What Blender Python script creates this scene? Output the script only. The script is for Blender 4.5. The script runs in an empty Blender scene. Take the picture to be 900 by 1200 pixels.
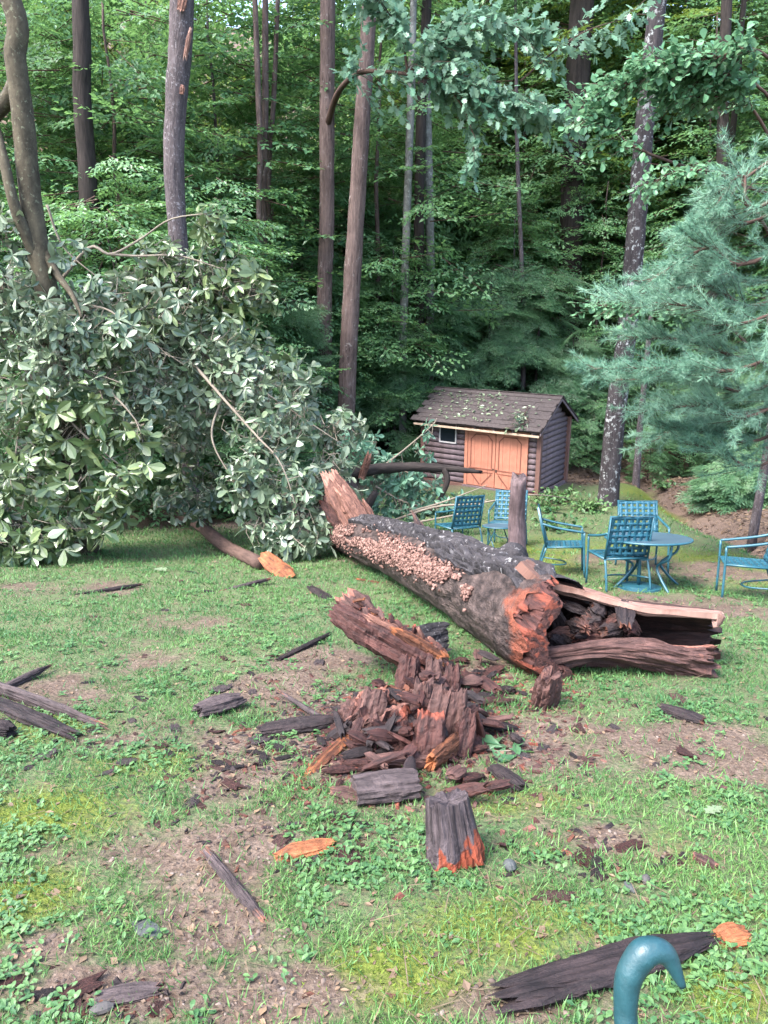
import bpy, math, random
import numpy as np
from mathutils import Vector, Matrix
R = math.radians
rng = np.random.default_rng(7)
random.seed(7)
S = bpy.context.scene
C = S.collection
# ------------------------------------------------------------------ camera
CAM_H, PITCH, FPX = 1.75, R(16.0), 867.0
cam = bpy.data.objects.new('camera', bpy.data.cameras.new('camera')); C.objects.link(cam)
cam.location = (0, 0, CAM_H); cam.rotation_euler = (math.pi/2 - PITCH, 0, 0)
cam.data.sensor_fit = 'VERTICAL'; cam.data.sensor_height = 36.0; cam.data.lens = FPX/1200*36
cam.data.clip_start = 0.05; cam.data.clip_end = 2000
S.camera = cam
S.render.resolution_x, S.render.resolution_y = 768, 1024
# ------------------------------------------------------------------ sky, sun, exposure
SUN_EL, SUN_AZ = 56.0, 235.0          # azimuth clockwise from +Y: behind the camera, a little left
w = bpy.data.worlds.new('World'); S.world = w; w.use_nodes = True
nt = w.node_tree; bg = nt.nodes['Background']
sky = nt.nodes.new('ShaderNodeTexSky'); sky.sky_type = 'NISHITA'; sky.sun_disc = False
sky.sun_elevation = R(SUN_EL); sky.sun_rotation = R(SUN_AZ); sky.dust_density = 3.0; sky.air_density = 1.0
nt.links.new(sky.outputs[0], bg.inputs[0]); bg.inputs[1].default_value = 0.15
sl = bpy.data.lights.new('sun', 'SUN'); sl.energy = 1.5; sl.angle = R(25); sl.color = (1.0, 0.99, 0.97)
so = bpy.data.objects.new('sun', sl); C.objects.link(so)
sd = Vector((math.sin(R(SUN_AZ))*math.cos(R(SUN_EL)), math.cos(R(SUN_AZ))*math.cos(R(SUN_EL)), math.sin(R(SUN_EL))))
so.rotation_euler = sd.to_track_quat('Z', 'Y').to_euler(); so.location = (0, -5, 30)
S.view_settings.view_transform = 'Standard'; S.view_settings.look = 'None'
S.view_settings.exposure = 2.95; S.view_settings.gamma = 1.0
S.cycles.max_bounces = 5; S.cycles.diffuse_bounces = 3; S.cycles.glossy_bounces = 2
S.cycles.transmission_bounces = 3; S.cycles.transparent_max_bounces = 4; S.cycles.caustics_reflective = False
S.cycles.use_denoising = True

# ------------------------------------------------------------------ noise, ground, pixel helpers
def _h(ix, iy, iz, seed):
    n = (ix*374761393 + iy*668265263 + iz*2147483647 + seed*1274126177) & 0xffffffff
    n = ((n ^ (n >> 13))*1274126177) & 0xffffffff
    n = ((n ^ (n >> 16))*1846822519) & 0xffffffff
    return ((n ^ (n >> 15)) & 0xffff)/65535.0
def vnoise(p, seed=0):
    p = np.asarray(p, float); i = np.floor(p).astype(np.int64); f = p - i; f = f*f*(3-2*f)
    r = 0
    for a in (0, 1):
        wx = f[..., 0] if a else 1-f[..., 0]
        for b in (0, 1):
            wy = f[..., 1] if b else 1-f[..., 1]
            for c in (0, 1):
                wz = f[..., 2] if c else 1-f[..., 2]
                r = r + wx*wy*wz*_h(i[..., 0]+a, i[..., 1]+b, i[..., 2]+c, seed)
    return r
def fbm(p, octv=4, seed=0):
    p = np.asarray(p, float); s = 0; a = .5; t = 0
    for o in range(octv):
        s = s + a*vnoise(p*(2.03**o), seed+o*17); t += a; a *= .5
    return s/t
def n2(x, y, sc, octv=4, seed=0):
    x = np.asarray(x, float); y = np.asarray(y, float)
    return fbm(np.stack([x*sc, y*sc, np.zeros_like(x)+.5], -1), octv, seed)
def sstep(a, b, x):
    t = np.clip((np.asarray(x, float)-a)/(b-a), 0, 1); return t*t*(3-2*t)
def ditch_x(y): return 6.6 + (y-11.9)*.128
def gh(x, y, micro=True):
    x = np.asarray(x, float); y = np.asarray(y, float)
    yc = np.clip(y, -6, 14.0); z = -.19*yc
    t = np.clip(y-14, 0, 7); z = z - .19*(t - t*t/14)
    u = np.clip(y-22.8, 0, 70); z = z + .50*(u*u/(u+4.0)) - .35*np.exp(-((y-22.2)/.8)**2)
    d = x-ditch_x(y); on = sstep(8, 10.5, y)*(1-sstep(20, 24, y))
    z = z + on*(-.38*np.exp(-(d/.45)**2) + .10*np.clip(d, 0, 5))
    z = z + .10*np.clip(-x-9, 0, 40)*sstep(10, 20, y)
    if micro:
        z = z + (n2(x, y, .7, 3, 3)-.5)*.16*sstep(2, 6, y) + (n2(x, y, 3.0, 3, 5)-.5)*.05
    return z
fw = np.array([0, math.cos(PITCH), -math.sin(PITCH)]); up = np.array([0, math.sin(PITCH), math.cos(PITCH)]); rt = np.array([1., 0, 0])
CAMP = np.array([0, 0, CAM_H])
def ray(px, py): return fw + rt*(px-450)/FPX + up*(600-py)/FPX
def Q(px, py, Y=16.5):
    d = ray(px, py); return CAMP + d*(Y/d[1])
def P(px, py, off=0.0):
    d = ray(px, py); d = d/d[1]
    ys = np.arange(.5, 80, .02); pts = CAMP + d*ys[:, None]
    below = pts[:, 2] < gh(pts[:, 0], pts[:, 1])
    k = int(np.argmax(below)) if below.any() else len(ys)-1
    p = pts[k].copy(); p[2] = gh(p[0], p[1]) + off
    return p
def ppm(p):                       # photograph pixels per metre at a point
    return FPX/float(np.dot(np.asarray(p)-CAMP, fw))
def on(x, y, off=0.0): return np.array([x, y, float(gh(x, y))+off])

# ------------------------------------------------------------------ mesh helpers
class MB:
    def __init__(s): s.V = []; s.F = []; s.T = []; s.G = []; s.n = 0
    def add(s, V, F, tone=0.0, guv=None):
        V = np.asarray(V, float); k = len(V)
        if not isinstance(F, list): F = [F]
        for f in F:
            f = np.asarray(f, np.int64)
            if len(f): s.F.append(f + s.n)
        s.V.append(V); s.T.append(np.broadcast_to(np.asarray(tone, float), (k,)))
        s.G.append(V if guv is None else np.asarray(guv, float)); s.n += k
        return s
    def mesh(s, name, mat, smooth=False):
        V = np.concatenate(s.V); me = bpy.data.meshes.new(name)
        me.vertices.add(len(V)); me.vertices.foreach_set('co', V.astype(np.float32).ravel())
        li = np.concatenate([f.ravel() for f in s.F]); tot = np.concatenate([np.full(len(f), f.shape[1]) for f in s.F])
        me.loops.add(len(li)); me.loops.foreach_set('vertex_index', li.astype(np.int32))
        st = np.concatenate([[0], np.cumsum(tot)[:-1]])
        me.polygons.add(len(tot)); me.polygons.foreach_set('loop_start', st.astype(np.int32))
        me.update(calc_edges=True)
        a = me.attributes.new('tone', 'FLOAT', 'POINT'); a.data.foreach_set('value', np.concatenate(s.T).astype(np.float32))
        a = me.attributes.new('guv', 'FLOAT_VECTOR', 'POINT'); a.data.foreach_set('vector', np.concatenate(s.G).astype(np.float32).ravel())
        me.polygons.foreach_set('use_smooth', np.full(len(tot), bool(smooth)))
        me.materials.append(M[mat] if isinstance(mat, str) else mat)
        return me
    def build(s, name, mat, parent=None, smooth=False, **tags):
        return link(name, s.mesh(name, mat, smooth), parent, **tags)
def link(name, me, parent=None, loc=None, rot=None, mtx=None, **tags):
    o = bpy.data.objects.new(name, me); C.objects.link(o)
    if parent is not None: o.parent = parent
    if loc is not None: o.location = loc
    if rot is not None: o.rotation_euler = rot
    if mtx is not None: o.matrix_local = mtx
    tag(o, **tags); return o
def tag(o, label=None, cat=None, group=None, kind=None):
    if label: o['label'] = label
    if cat: o['category'] = cat
    if group: o['group'] = group
    if kind: o['kind'] = kind
    return o
def empty(name, loc=(0, 0, 0), rot=(0, 0, 0), **tags):
    o = bpy.data.objects.new(name, None); C.objects.link(o); o.location = loc; o.rotation_euler = rot
    o.empty_display_size = .1
    return tag(o, **tags)
def dup(root, loc, rotz=0.0, scale=1.0, **tags):
    def cp(o, par):
        c = o.copy(); C.objects.link(c); c.parent = par
        for ch in o.children: cp(ch, c)
        return c
    r = cp(root, None); r.location = loc; r.rotation_euler = (0, 0, rotz); r.scale = (scale,)*3 if np.isscalar(scale) else scale
    return tag(r, **tags)
BOXF = np.array([[0, 3, 2, 1], [4, 5, 6, 7], [0, 1, 5, 4], [1, 2, 6, 5], [2, 3, 7, 6], [3, 0, 4, 7]])
def boxv(a, b):
    x0, y0, z0 = a; x1, y1, z1 = b
    return np.array([[x0, y0, z0], [x1, y0, z0], [x1, y1, z0], [x0, y1, z0], [x0, y0, z1], [x1, y0, z1], [x1, y1, z1], [x0, y1, z1]], float)
def unit(v):
    v = np.asarray(v, float); return v/np.maximum(np.linalg.norm(v, axis=-1, keepdims=True), 1e-9)
def smoothpath(pts, n):
    """Catmull-Rom through pts, n samples; extra columns (radius) ride along."""
    p = np.asarray(pts, float); p = np.concatenate([[2*p[0]-p[1]], p, [2*p[-1]-p[-2]]])
    m = len(p)-3; t = np.linspace(0, m-1e-6, n); i = t.astype(int); f = (t-i)[:, None]
    a, b, c, d = p[i], p[i+1], p[i+2], p[i+3]
    return .5*((2*b)+(c-a)*f+(2*a-5*b+4*c-d)*f*f+(3*b-a-3*c+d)*f**3)
def frames(pts):
    pts = np.asarray(pts, float); t = unit(np.gradient(pts, axis=0)); n = len(pts)
    ref = np.array([0, 0, 1.]) if abs(t[0][2]) < .9 else np.array([1., 0, 0])
    u = np.zeros_like(pts); u[0] = unit(ref - t[0]*np.dot(ref, t[0]))
    for k in range(1, n):
        v = u[k-1]-t[k]*np.dot(u[k-1], t[k]); u[k] = v/max(np.linalg.norm(v), 1e-9)
    return t, u, np.cross(t, u)
def tube(pts, rad, sides=8, rough=0.0, rsc=6.0, ridges=0.0, seed=0, cap=True, jag=0.0):
    """A tapered tube. rough: random lumps, ridges: lengthwise furrows, jag: ragged last ring."""
    pts = np.asarray(pts, float); n = len(pts); rad = np.broadcast_to(np.asarray(rad, float), (n,))
    t, u, v = frames(pts); th = np.linspace(0, 2*math.pi, sides, endpoint=False)
    s = np.concatenate([[0], np.cumsum(np.linalg.norm(np.diff(pts, axis=0), axis=1))])
    ct, st = np.cos(th), np.sin(th)
    rr = np.repeat(rad[:, None], sides, 1)
    g = np.stack([np.repeat(s[:, None], sides, 1), rr*ct, rr*st], -1)
    f = np.ones((n, sides))
    if rough: f += (fbm(g*rsc+seed*3.1, 3, seed)-.5)*2*rough
    if ridges:
        q = np.stack([g[..., 0]*1.6, ct[None]*sides*.16+0*rr, st[None]*sides*.16+0*rr], -1)
        f += -ridges*np.abs(fbm(q+seed, 2, seed+5)-.5)*4
    V = pts[:, None]+(u[:, None]*ct[None, :, None]+v[:, None]*st[None, :, None])*(rr*f)[..., None]
    if jag:
        j = (fbm(np.stack([ct*3+seed, st*3, 0*ct], -1), 3, seed)-.4)*2*jag
        V[-1] += t[-1]*j[:, None]
    V = V.reshape(-1, 3); G = g.reshape(-1, 3)
    a = np.arange(n-1)[:, None]*sides; k = np.arange(sides)[None]; k2 = (k+1) % sides
    F = np.stack([a+k, a+k2, a+sides+k2, a+sides+k], -1).reshape(-1, 4)
    Fs = [F]
    if cap:
        c0, c1 = len(V), len(V)+1
        V = np.concatenate([V, [pts[0]], [pts[-1]+(t[-1]*jag*-.3 if jag else 0)]]); G = np.concatenate([G, [[0, 0, 0]], [[s[-1], 0, 0]]])
        k = np.arange(sides); k2 = (k+1) % sides; b = (n-1)*sides
        Fs.append(np.concatenate([np.stack([k2, k, 0*k+c0], -1), np.stack([b+k, b+k2, 0*k+c1], -1)]))
    return V, Fs, G
def add_tube(mb, pts, rad, tone=0.0, **kw):
    V, F, G = tube(pts, rad, **kw); mb.add(V, F, tone, G); return mb
def chunk(L, W, T, seed=0, nx=12, nr=14, taper=(.7, .6), jag=.15, groove=.16, flat=2.6, bend=0.0, fresh=0.25, end_only=False, lump=.10):
    """A broken lump of wood lying along local x, bottom at z=0: grooved sides, ragged ends. tone 1 = freshly torn."""
    th = np.linspace(0, 2*math.pi, nr, endpoint=False); ct, st = np.cos(th), np.sin(th)
    sq = (np.abs(ct)**flat+np.abs(st)**flat)**(-1/flat)
    x = np.linspace(0, 1, nx)
    prof = np.minimum(1, taper[0]+(1-taper[0])*np.minimum(1, x/.3))*np.minimum(1, taper[1]+(1-taper[1])*np.minimum(1, (1-x)/.3))
    g1 = fbm(np.stack([ct*2.2+seed*1.7, st*2.2, 0*ct+seed], -1), 3, seed)-.5
    X = np.repeat(x[:, None], nr, 1); CT = ct[None]+0*X; ST = st[None]+0*X
    f = 1+groove*3*g1[None]+groove*2*(fbm(np.stack([X*2.5*max(1, L/max(W, .01))*.5+seed, CT*2.6, ST*2.6], -1), 3, seed+3)-.5)
    if nr >= 24: f = f*(1+groove*1.1*(fbm(np.stack([X*1.2+seed, CT*nr*.22, ST*nr*.22], -1), 2, seed+41)-.5))
    f = f*(1+lump*2*(fbm(np.stack([X*L/max(W, .01)*5+seed, CT*5, ST*5], -1), 3, seed+31)-.5))*sq[None]*prof[:, None]
    e0 = (fbm(np.stack([ct*3, st*3, 0*ct+seed+9], -1)*1.6, 4, seed+11)-.5)*2.6*jag
    e1 = (fbm(np.stack([ct*3, st*3, 0*ct+seed+5], -1)*1.6, 4, seed+12)-.5)*2.6*jag
    xx = X+e0[None]*(1-X)**3+e1[None]*X**3
    V = np.stack([(xx-.5)*L, CT*f*W/2, ST*f*T/2+bend*4*(xx-.5)**2], -1)
    tn = np.clip(np.maximum((.14-X)/.14, (X-.86)/.14) if end_only is False else (X-.8)/.2, 0, 1)*fresh*2
    tn = np.clip(tn+(fbm(np.stack([X*3, CT*1.5, ST*1.5+seed], -1), 3, seed+21)-.62)*2.2*fresh, 0, 1)
    V = V.reshape(-1, 3); tn = tn.reshape(-1)
    a = np.arange(nx-1)[:, None]*nr; k = np.arange(nr)[None]; k2 = (k+1) % nr
    F = np.stack([a+k, a+k2, a+nr+k2, a+nr+k], -1).reshape(-1, 4)
    c0, c1 = len(V), len(V)+1; k = np.arange(nr); k2 = (k+1) % nr; b = (nx-1)*nr
    V = np.concatenate([V, [V[:nr].mean(0)+[.10*L, 0, 0]], [V[b:b+nr].mean(0)-[.10*L, 0, 0]]])
    tn = np.concatenate([tn, [fresh*2 if not end_only else 0, fresh*2]])
    V[:, 2] -= V[:, 2].min()
    return V, [F, np.concatenate([np.stack([k2, k, 0*k+c0], -1), np.stack([b+k, b+k2, 0*k+c1], -1)])], np.clip(tn, 0, 1)
def instance(tv, tf, pos, axis, normal, scale, mb, tone=None, wscale=None):
    """Many small copies of a template (long axis x, normal z) merged into mb."""
    N, n = len(pos), len(tv)
    a = unit(axis); nn = unit(normal-a*np.sum(normal*a, -1, keepdims=True)); s = np.cross(nn, a)
    sc = np.broadcast_to(np.asarray(scale, float), (N,))[:, None, None]
    ws = 1 if wscale is None else np.broadcast_to(np.asarray(wscale, float), (N,))[:, None, None]
    V = pos[:, None]+sc*(tv[None, :, 0:1]*a[:, None]+ws*tv[None, :, 1:2]*s[:, None]+tv[None, :, 2:3]*nn[:, None])
    off = (np.arange(N)*n)[:, None, None]
    Fs = [(f[None]+off).reshape(-1, f.shape[1]) for f in (tf if isinstance(tf, list) else [tf])]
    if tone is None: tone = rng.random(N)
    mb.add(V.reshape(-1, 3), Fs, np.repeat(np.broadcast_to(tone, (N,)), n))
def rdir(N):
    v = rng.normal(size=(N, 3)); return unit(v)
# leaf templates (length 1 along x)
LEAF4 = (np.array([[0, 0, 0], [.45, .27, .05], [1, 0, -.08], [.45, -.27, .05]]), np.array([[0, 2, 1], [0, 3, 2]]))
NEED = (np.array([[0, .03, 0], [0, -.03, 0], [1, 0, 0]]), np.array([[0, 1, 2]]))
def big_leaf(wid=.42, curl=.12, fold=.08):
    xs = np.array([0, .3, .62, .85, 1.0]); wd = np.array([.03, .55, 1.0, .72, .02])*wid/2
    V = []
    for x, h in zip(xs, wd):
        z = -curl*x*x
        V += [[x, h, z+fold*h*4], [x, 0, z], [x, -h, z+fold*h*4]]
    F = []
    for k in range(4):
        a = k*3; F += [[a, a+1, a+4, a+3], [a+1, a+2, a+5, a+4]]
    return np.array(V), np.array(F)
def lobed_leaf():
    o = [(0, .02), (.18, .10), (.28, .30), (.38, .16), (.52, .40), (.62, .18), (.78, .30), (.85, .12), (1, 0)]
    top = [(x, y) for x, y in o]; V = [[x, y, .06*abs(y)-.08*x*x] for x, y in top]+[[x, -y, .06*abs(y)-.08*x*x] for x, y in top[:-1]]+[[x, 0, -.08*x*x] for x, y in top[:-1]]
    F = []
    for k in range(8):
        t0, t1 = k, k+1; b0 = 9+k; b1 = 9+k+1 if k < 7 else 8; m0 = 17+k; m1 = 17+k+1 if k < 7 else 8
        F += [[m0, m1, t1], [m0, t1, t0], [m0, b0, b1], [m0, b1, m1]]
    F = [f for f in F if len(set(f)) == 3]
    return np.array(V), np.array(F)

# ------------------------------------------------------------------ materials
M = {}
class NT:
    def __init__(s, name):
        m = bpy.data.materials.new(name); m.use_nodes = True; s.m = m; s.t = m.node_tree; M[name] = m
        s.b = s.t.nodes['Principled BSDF']; s.out = s.t.nodes['Material Output']
    def n(s, typ, **kw):
        x = s.t.nodes.new(typ)
        for k, v in kw.items(): setattr(x, k, v)
        return x
    def l(s, a, b): s.t.links.new(a, b)
    def attr(s, name, out='Fac'):
        x = s.n('ShaderNodeAttribute'); x.attribute_name = name; return x.outputs[out]
    def vec(s, src, scale):
        mp = s.n('ShaderNodeMapping'); s.l(src, mp.inputs[0]); mp.inputs['Scale'].default_value = scale; return mp.outputs[0]
    def noise(s, v, scale, detail=4, rough=.6, out=0):
        x = s.n('ShaderNodeTexNoise'); x.inputs['Scale'].default_value = scale; x.inputs['Detail'].default_value = detail
        x.inputs['Roughness'].default_value = rough
        if v is not None: s.l(v, x.inputs['Vector'])
        return x.outputs[out]
    def ramp(s, f, stops):
        r = s.n('ShaderNodeValToRGB'); e = r.color_ramp.elements
        while len(e) < len(stops): e.new(.5)
        for k, (p, c) in enumerate(stops):
            e[k].position = p; e[k].color = (c, c, c, 1) if np.isscalar(c) else (*c, 1)
        s.l(f, r.inputs[0]); return r.outputs[0]
    def mix(s, f, a, b, mode='MIX'):
        x = s.n('ShaderNodeMix', data_type='RGBA', blend_type=mode)
        for v, i in ((f, 0), (a, 6), (b, 7)):
            if hasattr(v, 'is_output'): s.l(v, x.inputs[i])
            else: x.inputs[i].default_value = v if i == 0 else (*v, 1)
        return x.outputs[2]
    def math(s, op, a, b=None):
        x = s.n('ShaderNodeMath', operation=op)
        for k, v in enumerate((a, b)):
            if v is None: continue
            if hasattr(v, 'is_output'): s.l(v, x.inputs[k])
            else: x.inputs[k].default_value = v
        return x.outputs[0]
    def bump(s, h, strength=.5, dist=.02):
        b = s.n('ShaderNodeBump'); b.inputs['Strength'].default_value = strength; b.inputs['Distance'].default_value = dist
        s.l(h, b.inputs['Height']); s.l(b.outputs[0], s.b.inputs['Normal'])
    def col(s, c, rough=.8, spec=.3):
        if hasattr(c, 'is_output'): s.l(c, s.b.inputs['Base Color'])
        else: s.b.inputs['Base Color'].default_value = (*c, 1)
        if hasattr(rough, 'is_output'): s.l(rough, s.b.inputs['Roughness'])
        else: s.b.inputs['Roughness'].default_value = rough
        s.b.inputs['Specular IOR Level'].default_value = spec
        return s
    def obj(s): return s.n('ShaderNodeTexCoord').outputs['Object']
    def wpos(s): return s.n('ShaderNodeNewGeometry').outputs['Position']
    def rnd(s): return s.n('ShaderNodeObjectInfo').outputs['Random']

def leafmat(name, dark, light, rough=.42, spec=.45, trans=.25, tcol=None, back=None):
    k = NT(name); tn = k.attr('tone')
    v = k.noise(k.wpos(), 1.1, 2)
    f = k.math('ADD', k.math('MULTIPLY', tn, .7), k.math('MULTIPLY', k.math('SUBTRACT', v, .5), .9))
    f = k.math('ADD', f, k.math('MULTIPLY', k.math('SUBTRACT', k.rnd(), .5), .35))
    c = k.ramp(f, [(0, dark), (.95, light)])
    if back is not None:
        c = k.mix(k.n('ShaderNodeNewGeometry').outputs['Backfacing'], c, back)
    k.col(c, rough, spec)
    tr = k.n('ShaderNodeBsdfTranslucent')
    k.l(k.mix(.6, c, tcol or light), tr.inputs[0])
    mx = k.n('ShaderNodeMixShader'); mx.inputs[0].default_value = trans
    k.l(k.b.outputs[0], mx.inputs[1]); k.l(tr.outputs[0], mx.inputs[2]); k.l(mx.outputs[0], k.out.inputs[0])
leafmat('leaf_forest', (.042, .110, .050), (.140, .260, .110), tcol=(.18, .34, .09), trans=.40)
leafmat('leaf_sunlit_tint', (.055, .110, .022), (.17, .26, .055), tcol=(.26, .34, .05), trans=.42)  # sunlight on the far leaves is put into this yellow-green
leafmat('leaf_hemlock', (.046, .122, .058), (.155, .275, .125), trans=.36)
leafmat('leaf_oak', (.06, .15, .09), (.17, .30, .20), rough=.42, trans=.35, back=(.17, .28, .20))
leafmat('leaf_edge', (.040, .115, .050), (.155, .285, .120), tcol=(.20, .36, .10), trans=.42)
leafmat('leaf_maple', (.07, .18, .09), (.17, .31, .17), trans=.38)
leafmat('leaf_fallen', (.022, .050, .016), (.165, .210, .090), rough=.34, spec=.5, trans=.15, back=(.20, .25, .165))
leafmat('leaf_fallen_pale', (.026, .056, .028), (.190, .235, .145), rough=.34, spec=.5, trans=.15, back=(.235, .28, .21))
leafmat('needle_pine', (.042, .125, .075), (.190, .330, .230), rough=.5, trans=.15)
leafmat('grass', (.030, .105, .036), (.135, .245, .070), rough=.5, spec=.3, trans=.3)
leafmat('weed', (.026, .078, .024), (.098, .180, .056), rough=.5, trans=.2)
leafmat('moss', (.045, .075, .012), (.155, .205, .036), rough=.9, spec=.1, trans=.1)
leafmat('dead_leaf', (0.0450, 0.0263, 0.0165), (0.1950, 0.1275, 0.0750), rough=.7, trans=.1)

def bark(name, dark, light, sx=1.2, sr=9.0, bumpd=.03, lichen=0.0, lich_col=(.45, .46, .43), spot=14.0):
    k = NT(name); g = k.attr('guv', 'Vector')
    a = k.noise(k.vec(g, (sx, sr, sr)), 1.6, 5, .65); b = k.noise(k.vec(g, (sx*3, sr*2.2, sr*2.2)), 2.2, 3, .6)
    h = k.math('ADD', k.math('MULTIPLY', a, .7), k.math('MULTIPLY', b, .3))
    c = k.ramp(h, [(.34, dark), (.66, light)])
    c = k.mix(k.ramp(k.noise(g, 1.1, 3), [(.35, .0), (.7, .35)]), c, tuple(np.array(light)*1.25))
    if lichen:
        m = k.ramp(k.noise(g, spot, 4, .7), [(.60-.1*lichen, 0.0), (.66-.1*lichen, 1.0)])
        m2 = k.ramp(k.noise(g, 1.3, 2), [(.40, .15), (.62, 1.0)])
        c = k.mix(k.math('MULTIPLY', m, m2), c, lich_col)
    k.col(c, .85, .15); k.bump(h, .9, bumpd)
bark('bark_grey', (0.0150, 0.0120, 0.0128), (0.0938, 0.0765, 0.0795), sx=2.2, sr=12, bumpd=.06, lichen=.35, lich_col=(0.1800, 0.1650, 0.1725), spot=18)
bark('bark_brown', (0.0150, 0.0097, 0.0090), (0.1237, 0.0885, 0.0795), sx=1.6, sr=12, bumpd=.06, lichen=.15, lich_col=(0.1650, 0.1425, 0.1350), spot=7)
bark('bark_dark', (0.0075, 0.0060, 0.0060), (0.0375, 0.0300, 0.0270))
bark('bark_spotted', (.007, .006, .007), (.042, .036, .038), lichen=.48, lich_col=(.24, .25, .25), spot=9)
bark('bark_birch', (0.0375, 0.0360, 0.0338), (0.1650, 0.1650, 0.1537), sx=3, sr=4, bumpd=.01, lichen=.45, lich_col=(0.2550, 0.2625, 0.2475), spot=9)
bark('bark_mossy', (0.0150, 0.0120, 0.0090), (0.0713, 0.0600, 0.0413), sx=3, sr=5, bumpd=.02, lichen=.2, lich_col=(0.1200, 0.1200, 0.0825))
bark('bark_log', (.005, .0045, .005), (.042, .038, .041), sx=4.5, sr=8, bumpd=.05, lichen=.10, lich_col=(.26, .25, .25))
bark('twig', (0.0675, 0.0525, 0.0413), (0.2100, 0.1800, 0.1425), sx=3, sr=30, bumpd=.003)
bark('straw', (0.0375, 0.0270, 0.0180), (0.1125, 0.0863, 0.0562), sx=3, sr=30, bumpd=.002)
bark('branch_bark', (0.0165, 0.0105, 0.0090), (0.0900, 0.0562, 0.0450), sx=2, sr=14, bumpd=.012)

def wood(name, dark, mid, fresh, sx=3.0, sr=26.0, bumpd=.012, rough=.85):
    k = NT(name); g = k.attr('guv', 'Vector'); tn = k.attr('tone')
    a = k.noise(k.vec(g, (sx, sr, sr)), 1.3, 5, .65)
    b = k.noise(g, 9, 4, .65)
    c = k.ramp(a, [(.32, dark), (.68, mid)])
    c = k.mix(k.ramp(b, [(.42, 0.0), (.72, .7)]), c, tuple(np.array(dark)*.7))
    c2 = k.mix(k.ramp(a, [(.35, 0.0), (.6, 1.0)]), tuple(np.array(fresh)*.42), fresh)
    f = k.math('ADD', tn, k.math('MULTIPLY', k.math('SUBTRACT', b, .5), 1.2))
    c = k.mix(k.ramp(f, [(.30, 0.0), (.62, 1.0)]), c, c2)
    k.col(c, .70, .22); k.bump(k.math('ADD', a, k.math('MULTIPLY', b, .6)), 1.0, bumpd*1.6)
wood('rot_red', (.012, .0055, .0055), (.080, .031, .025), (.165, .043, .026))
wood('rot_pink', (.020, .010, .009), (.110, .056, .047), (.22, .095, .070))
wood('rot_dark', (0.0053, 0.0038, 0.0046), (0.0319, 0.0213, 0.0213), (0.1140, 0.0418, 0.0243))
wood('rot_orange', (0.0228, 0.0091, 0.0061), (0.1368, 0.0494, 0.0228), (0.2508, 0.0874, 0.0365))
wood('rot_grey', (0.0137, 0.0099, 0.0106), (0.0798, 0.0593, 0.0593), (0.1672, 0.0760, 0.0494))
wood('rot_grey_red', (0.0122, 0.0091, 0.0106), (0.0836, 0.0646, 0.0684), (0.1824, 0.0418, 0.0213), sx=1.2, sr=34)
wood('wood_weathered', (0.0342, 0.0228, 0.0228), (0.1520, 0.1064, 0.1064), (0.2584, 0.1520, 0.1216))
wood('wood_torn', (0.0532, 0.0228, 0.0167), (0.1672, 0.0798, 0.0570), (0.2888, 0.1444, 0.1064))
wood('wood_pale', (.080, .036, .026), (.215, .120, .092), (.285, .170, .135))
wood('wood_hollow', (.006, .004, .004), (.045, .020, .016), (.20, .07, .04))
wood('log_wood', (.009, .006, .006), (.090, .064, .057), (.15, .045, .026), sx=5, sr=9, bumpd=.05)

def simple(name, c, rough=.7, spec=.3, var=.25, sc=6.0, bumpd=.004, dirt=None):
    k = NT(name); o = k.obj(); n = k.noise(o, sc, 5, .65)
    cc = k.mix(k.ramp(n, [(.3, 0.0), (.75, 1.0)]), tuple(np.array(c)*(1-var)), tuple(np.minimum(1, np.array(c)*(1+var))))
    if dirt: cc = k.mix(k.ramp(k.noise(o, sc*.6, 6, .75), [(.5, 0.0), (.75, .75)]), cc, dirt)
    cc = k.mix(k.math('MULTIPLY', k.rnd(), .25), cc, tuple(np.array(c)*.6))
    k.col(cc, rough, spec); k.bump(n, .4, bumpd); return k
simple('shed_log', (0.1283, 0.0950, 0.1026), .75, .25, .3, 9, .004, dirt=(0.0570, 0.0427, 0.0380))
simple('shed_trim', (.140, .075, .062), .75, .25, .25, 9, .004)
simple('shed_dark', (.020, .016, .016), .9, .1)
simple('shed_door', (.38, .155, .102), .65, .3, .14, 7, .003, dirt=(.24, .10, .068))
simple('door_line', (.17, .065, .045), .8, .2)  # dark brown for the painted groove shadows and the braces
simple('hinge', (.03, .022, .02), .6, .4)
simple('fascia_wood', (.40, .30, .22), .8, .2, .25, 12, .003)
simple('window_frame', (.42, .40, .40), .6, .3)
simple('shingle', (0.0680, 0.0560, 0.0544), .95, .1, .35, 14, .006, dirt=(0.1200, 0.1040, 0.0960))
simple('teal_metal', (.014, .072, .098), .42, .45, .25, 20, .001, dirt=(.035, .085, .09))
simple('teal_strap', (.013, .072, .104), .45, .4, .15, 20, .001)
simple('teal_rail', (0.0096, 0.0440, 0.0544), .45, .4, .30, 30, .006, dirt=(0.0280, 0.0560, 0.0600))
simple('table_top', (.045, .075, .10), .35, .5, .2, 15, .001)
simple('stone', (0.0560, 0.0512, 0.0496), .8, .3, .35, 12, .006)
simple('slate', (0.0480, 0.0528, 0.0528), .75, .3, .3, 10, .005)
k = NT('fungus'); k.col(k.ramp(k.attr('tone'), [(0, (.038, .020, .016)), (.5, (.125, .070, .057)), (1, (.215, .130, .108))]), .85, .15); k.bump(k.noise(k.obj(), 60, 3), .5, .004)
k = NT('glass'); k.col((.015, .02, .025), .12, .6)

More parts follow.
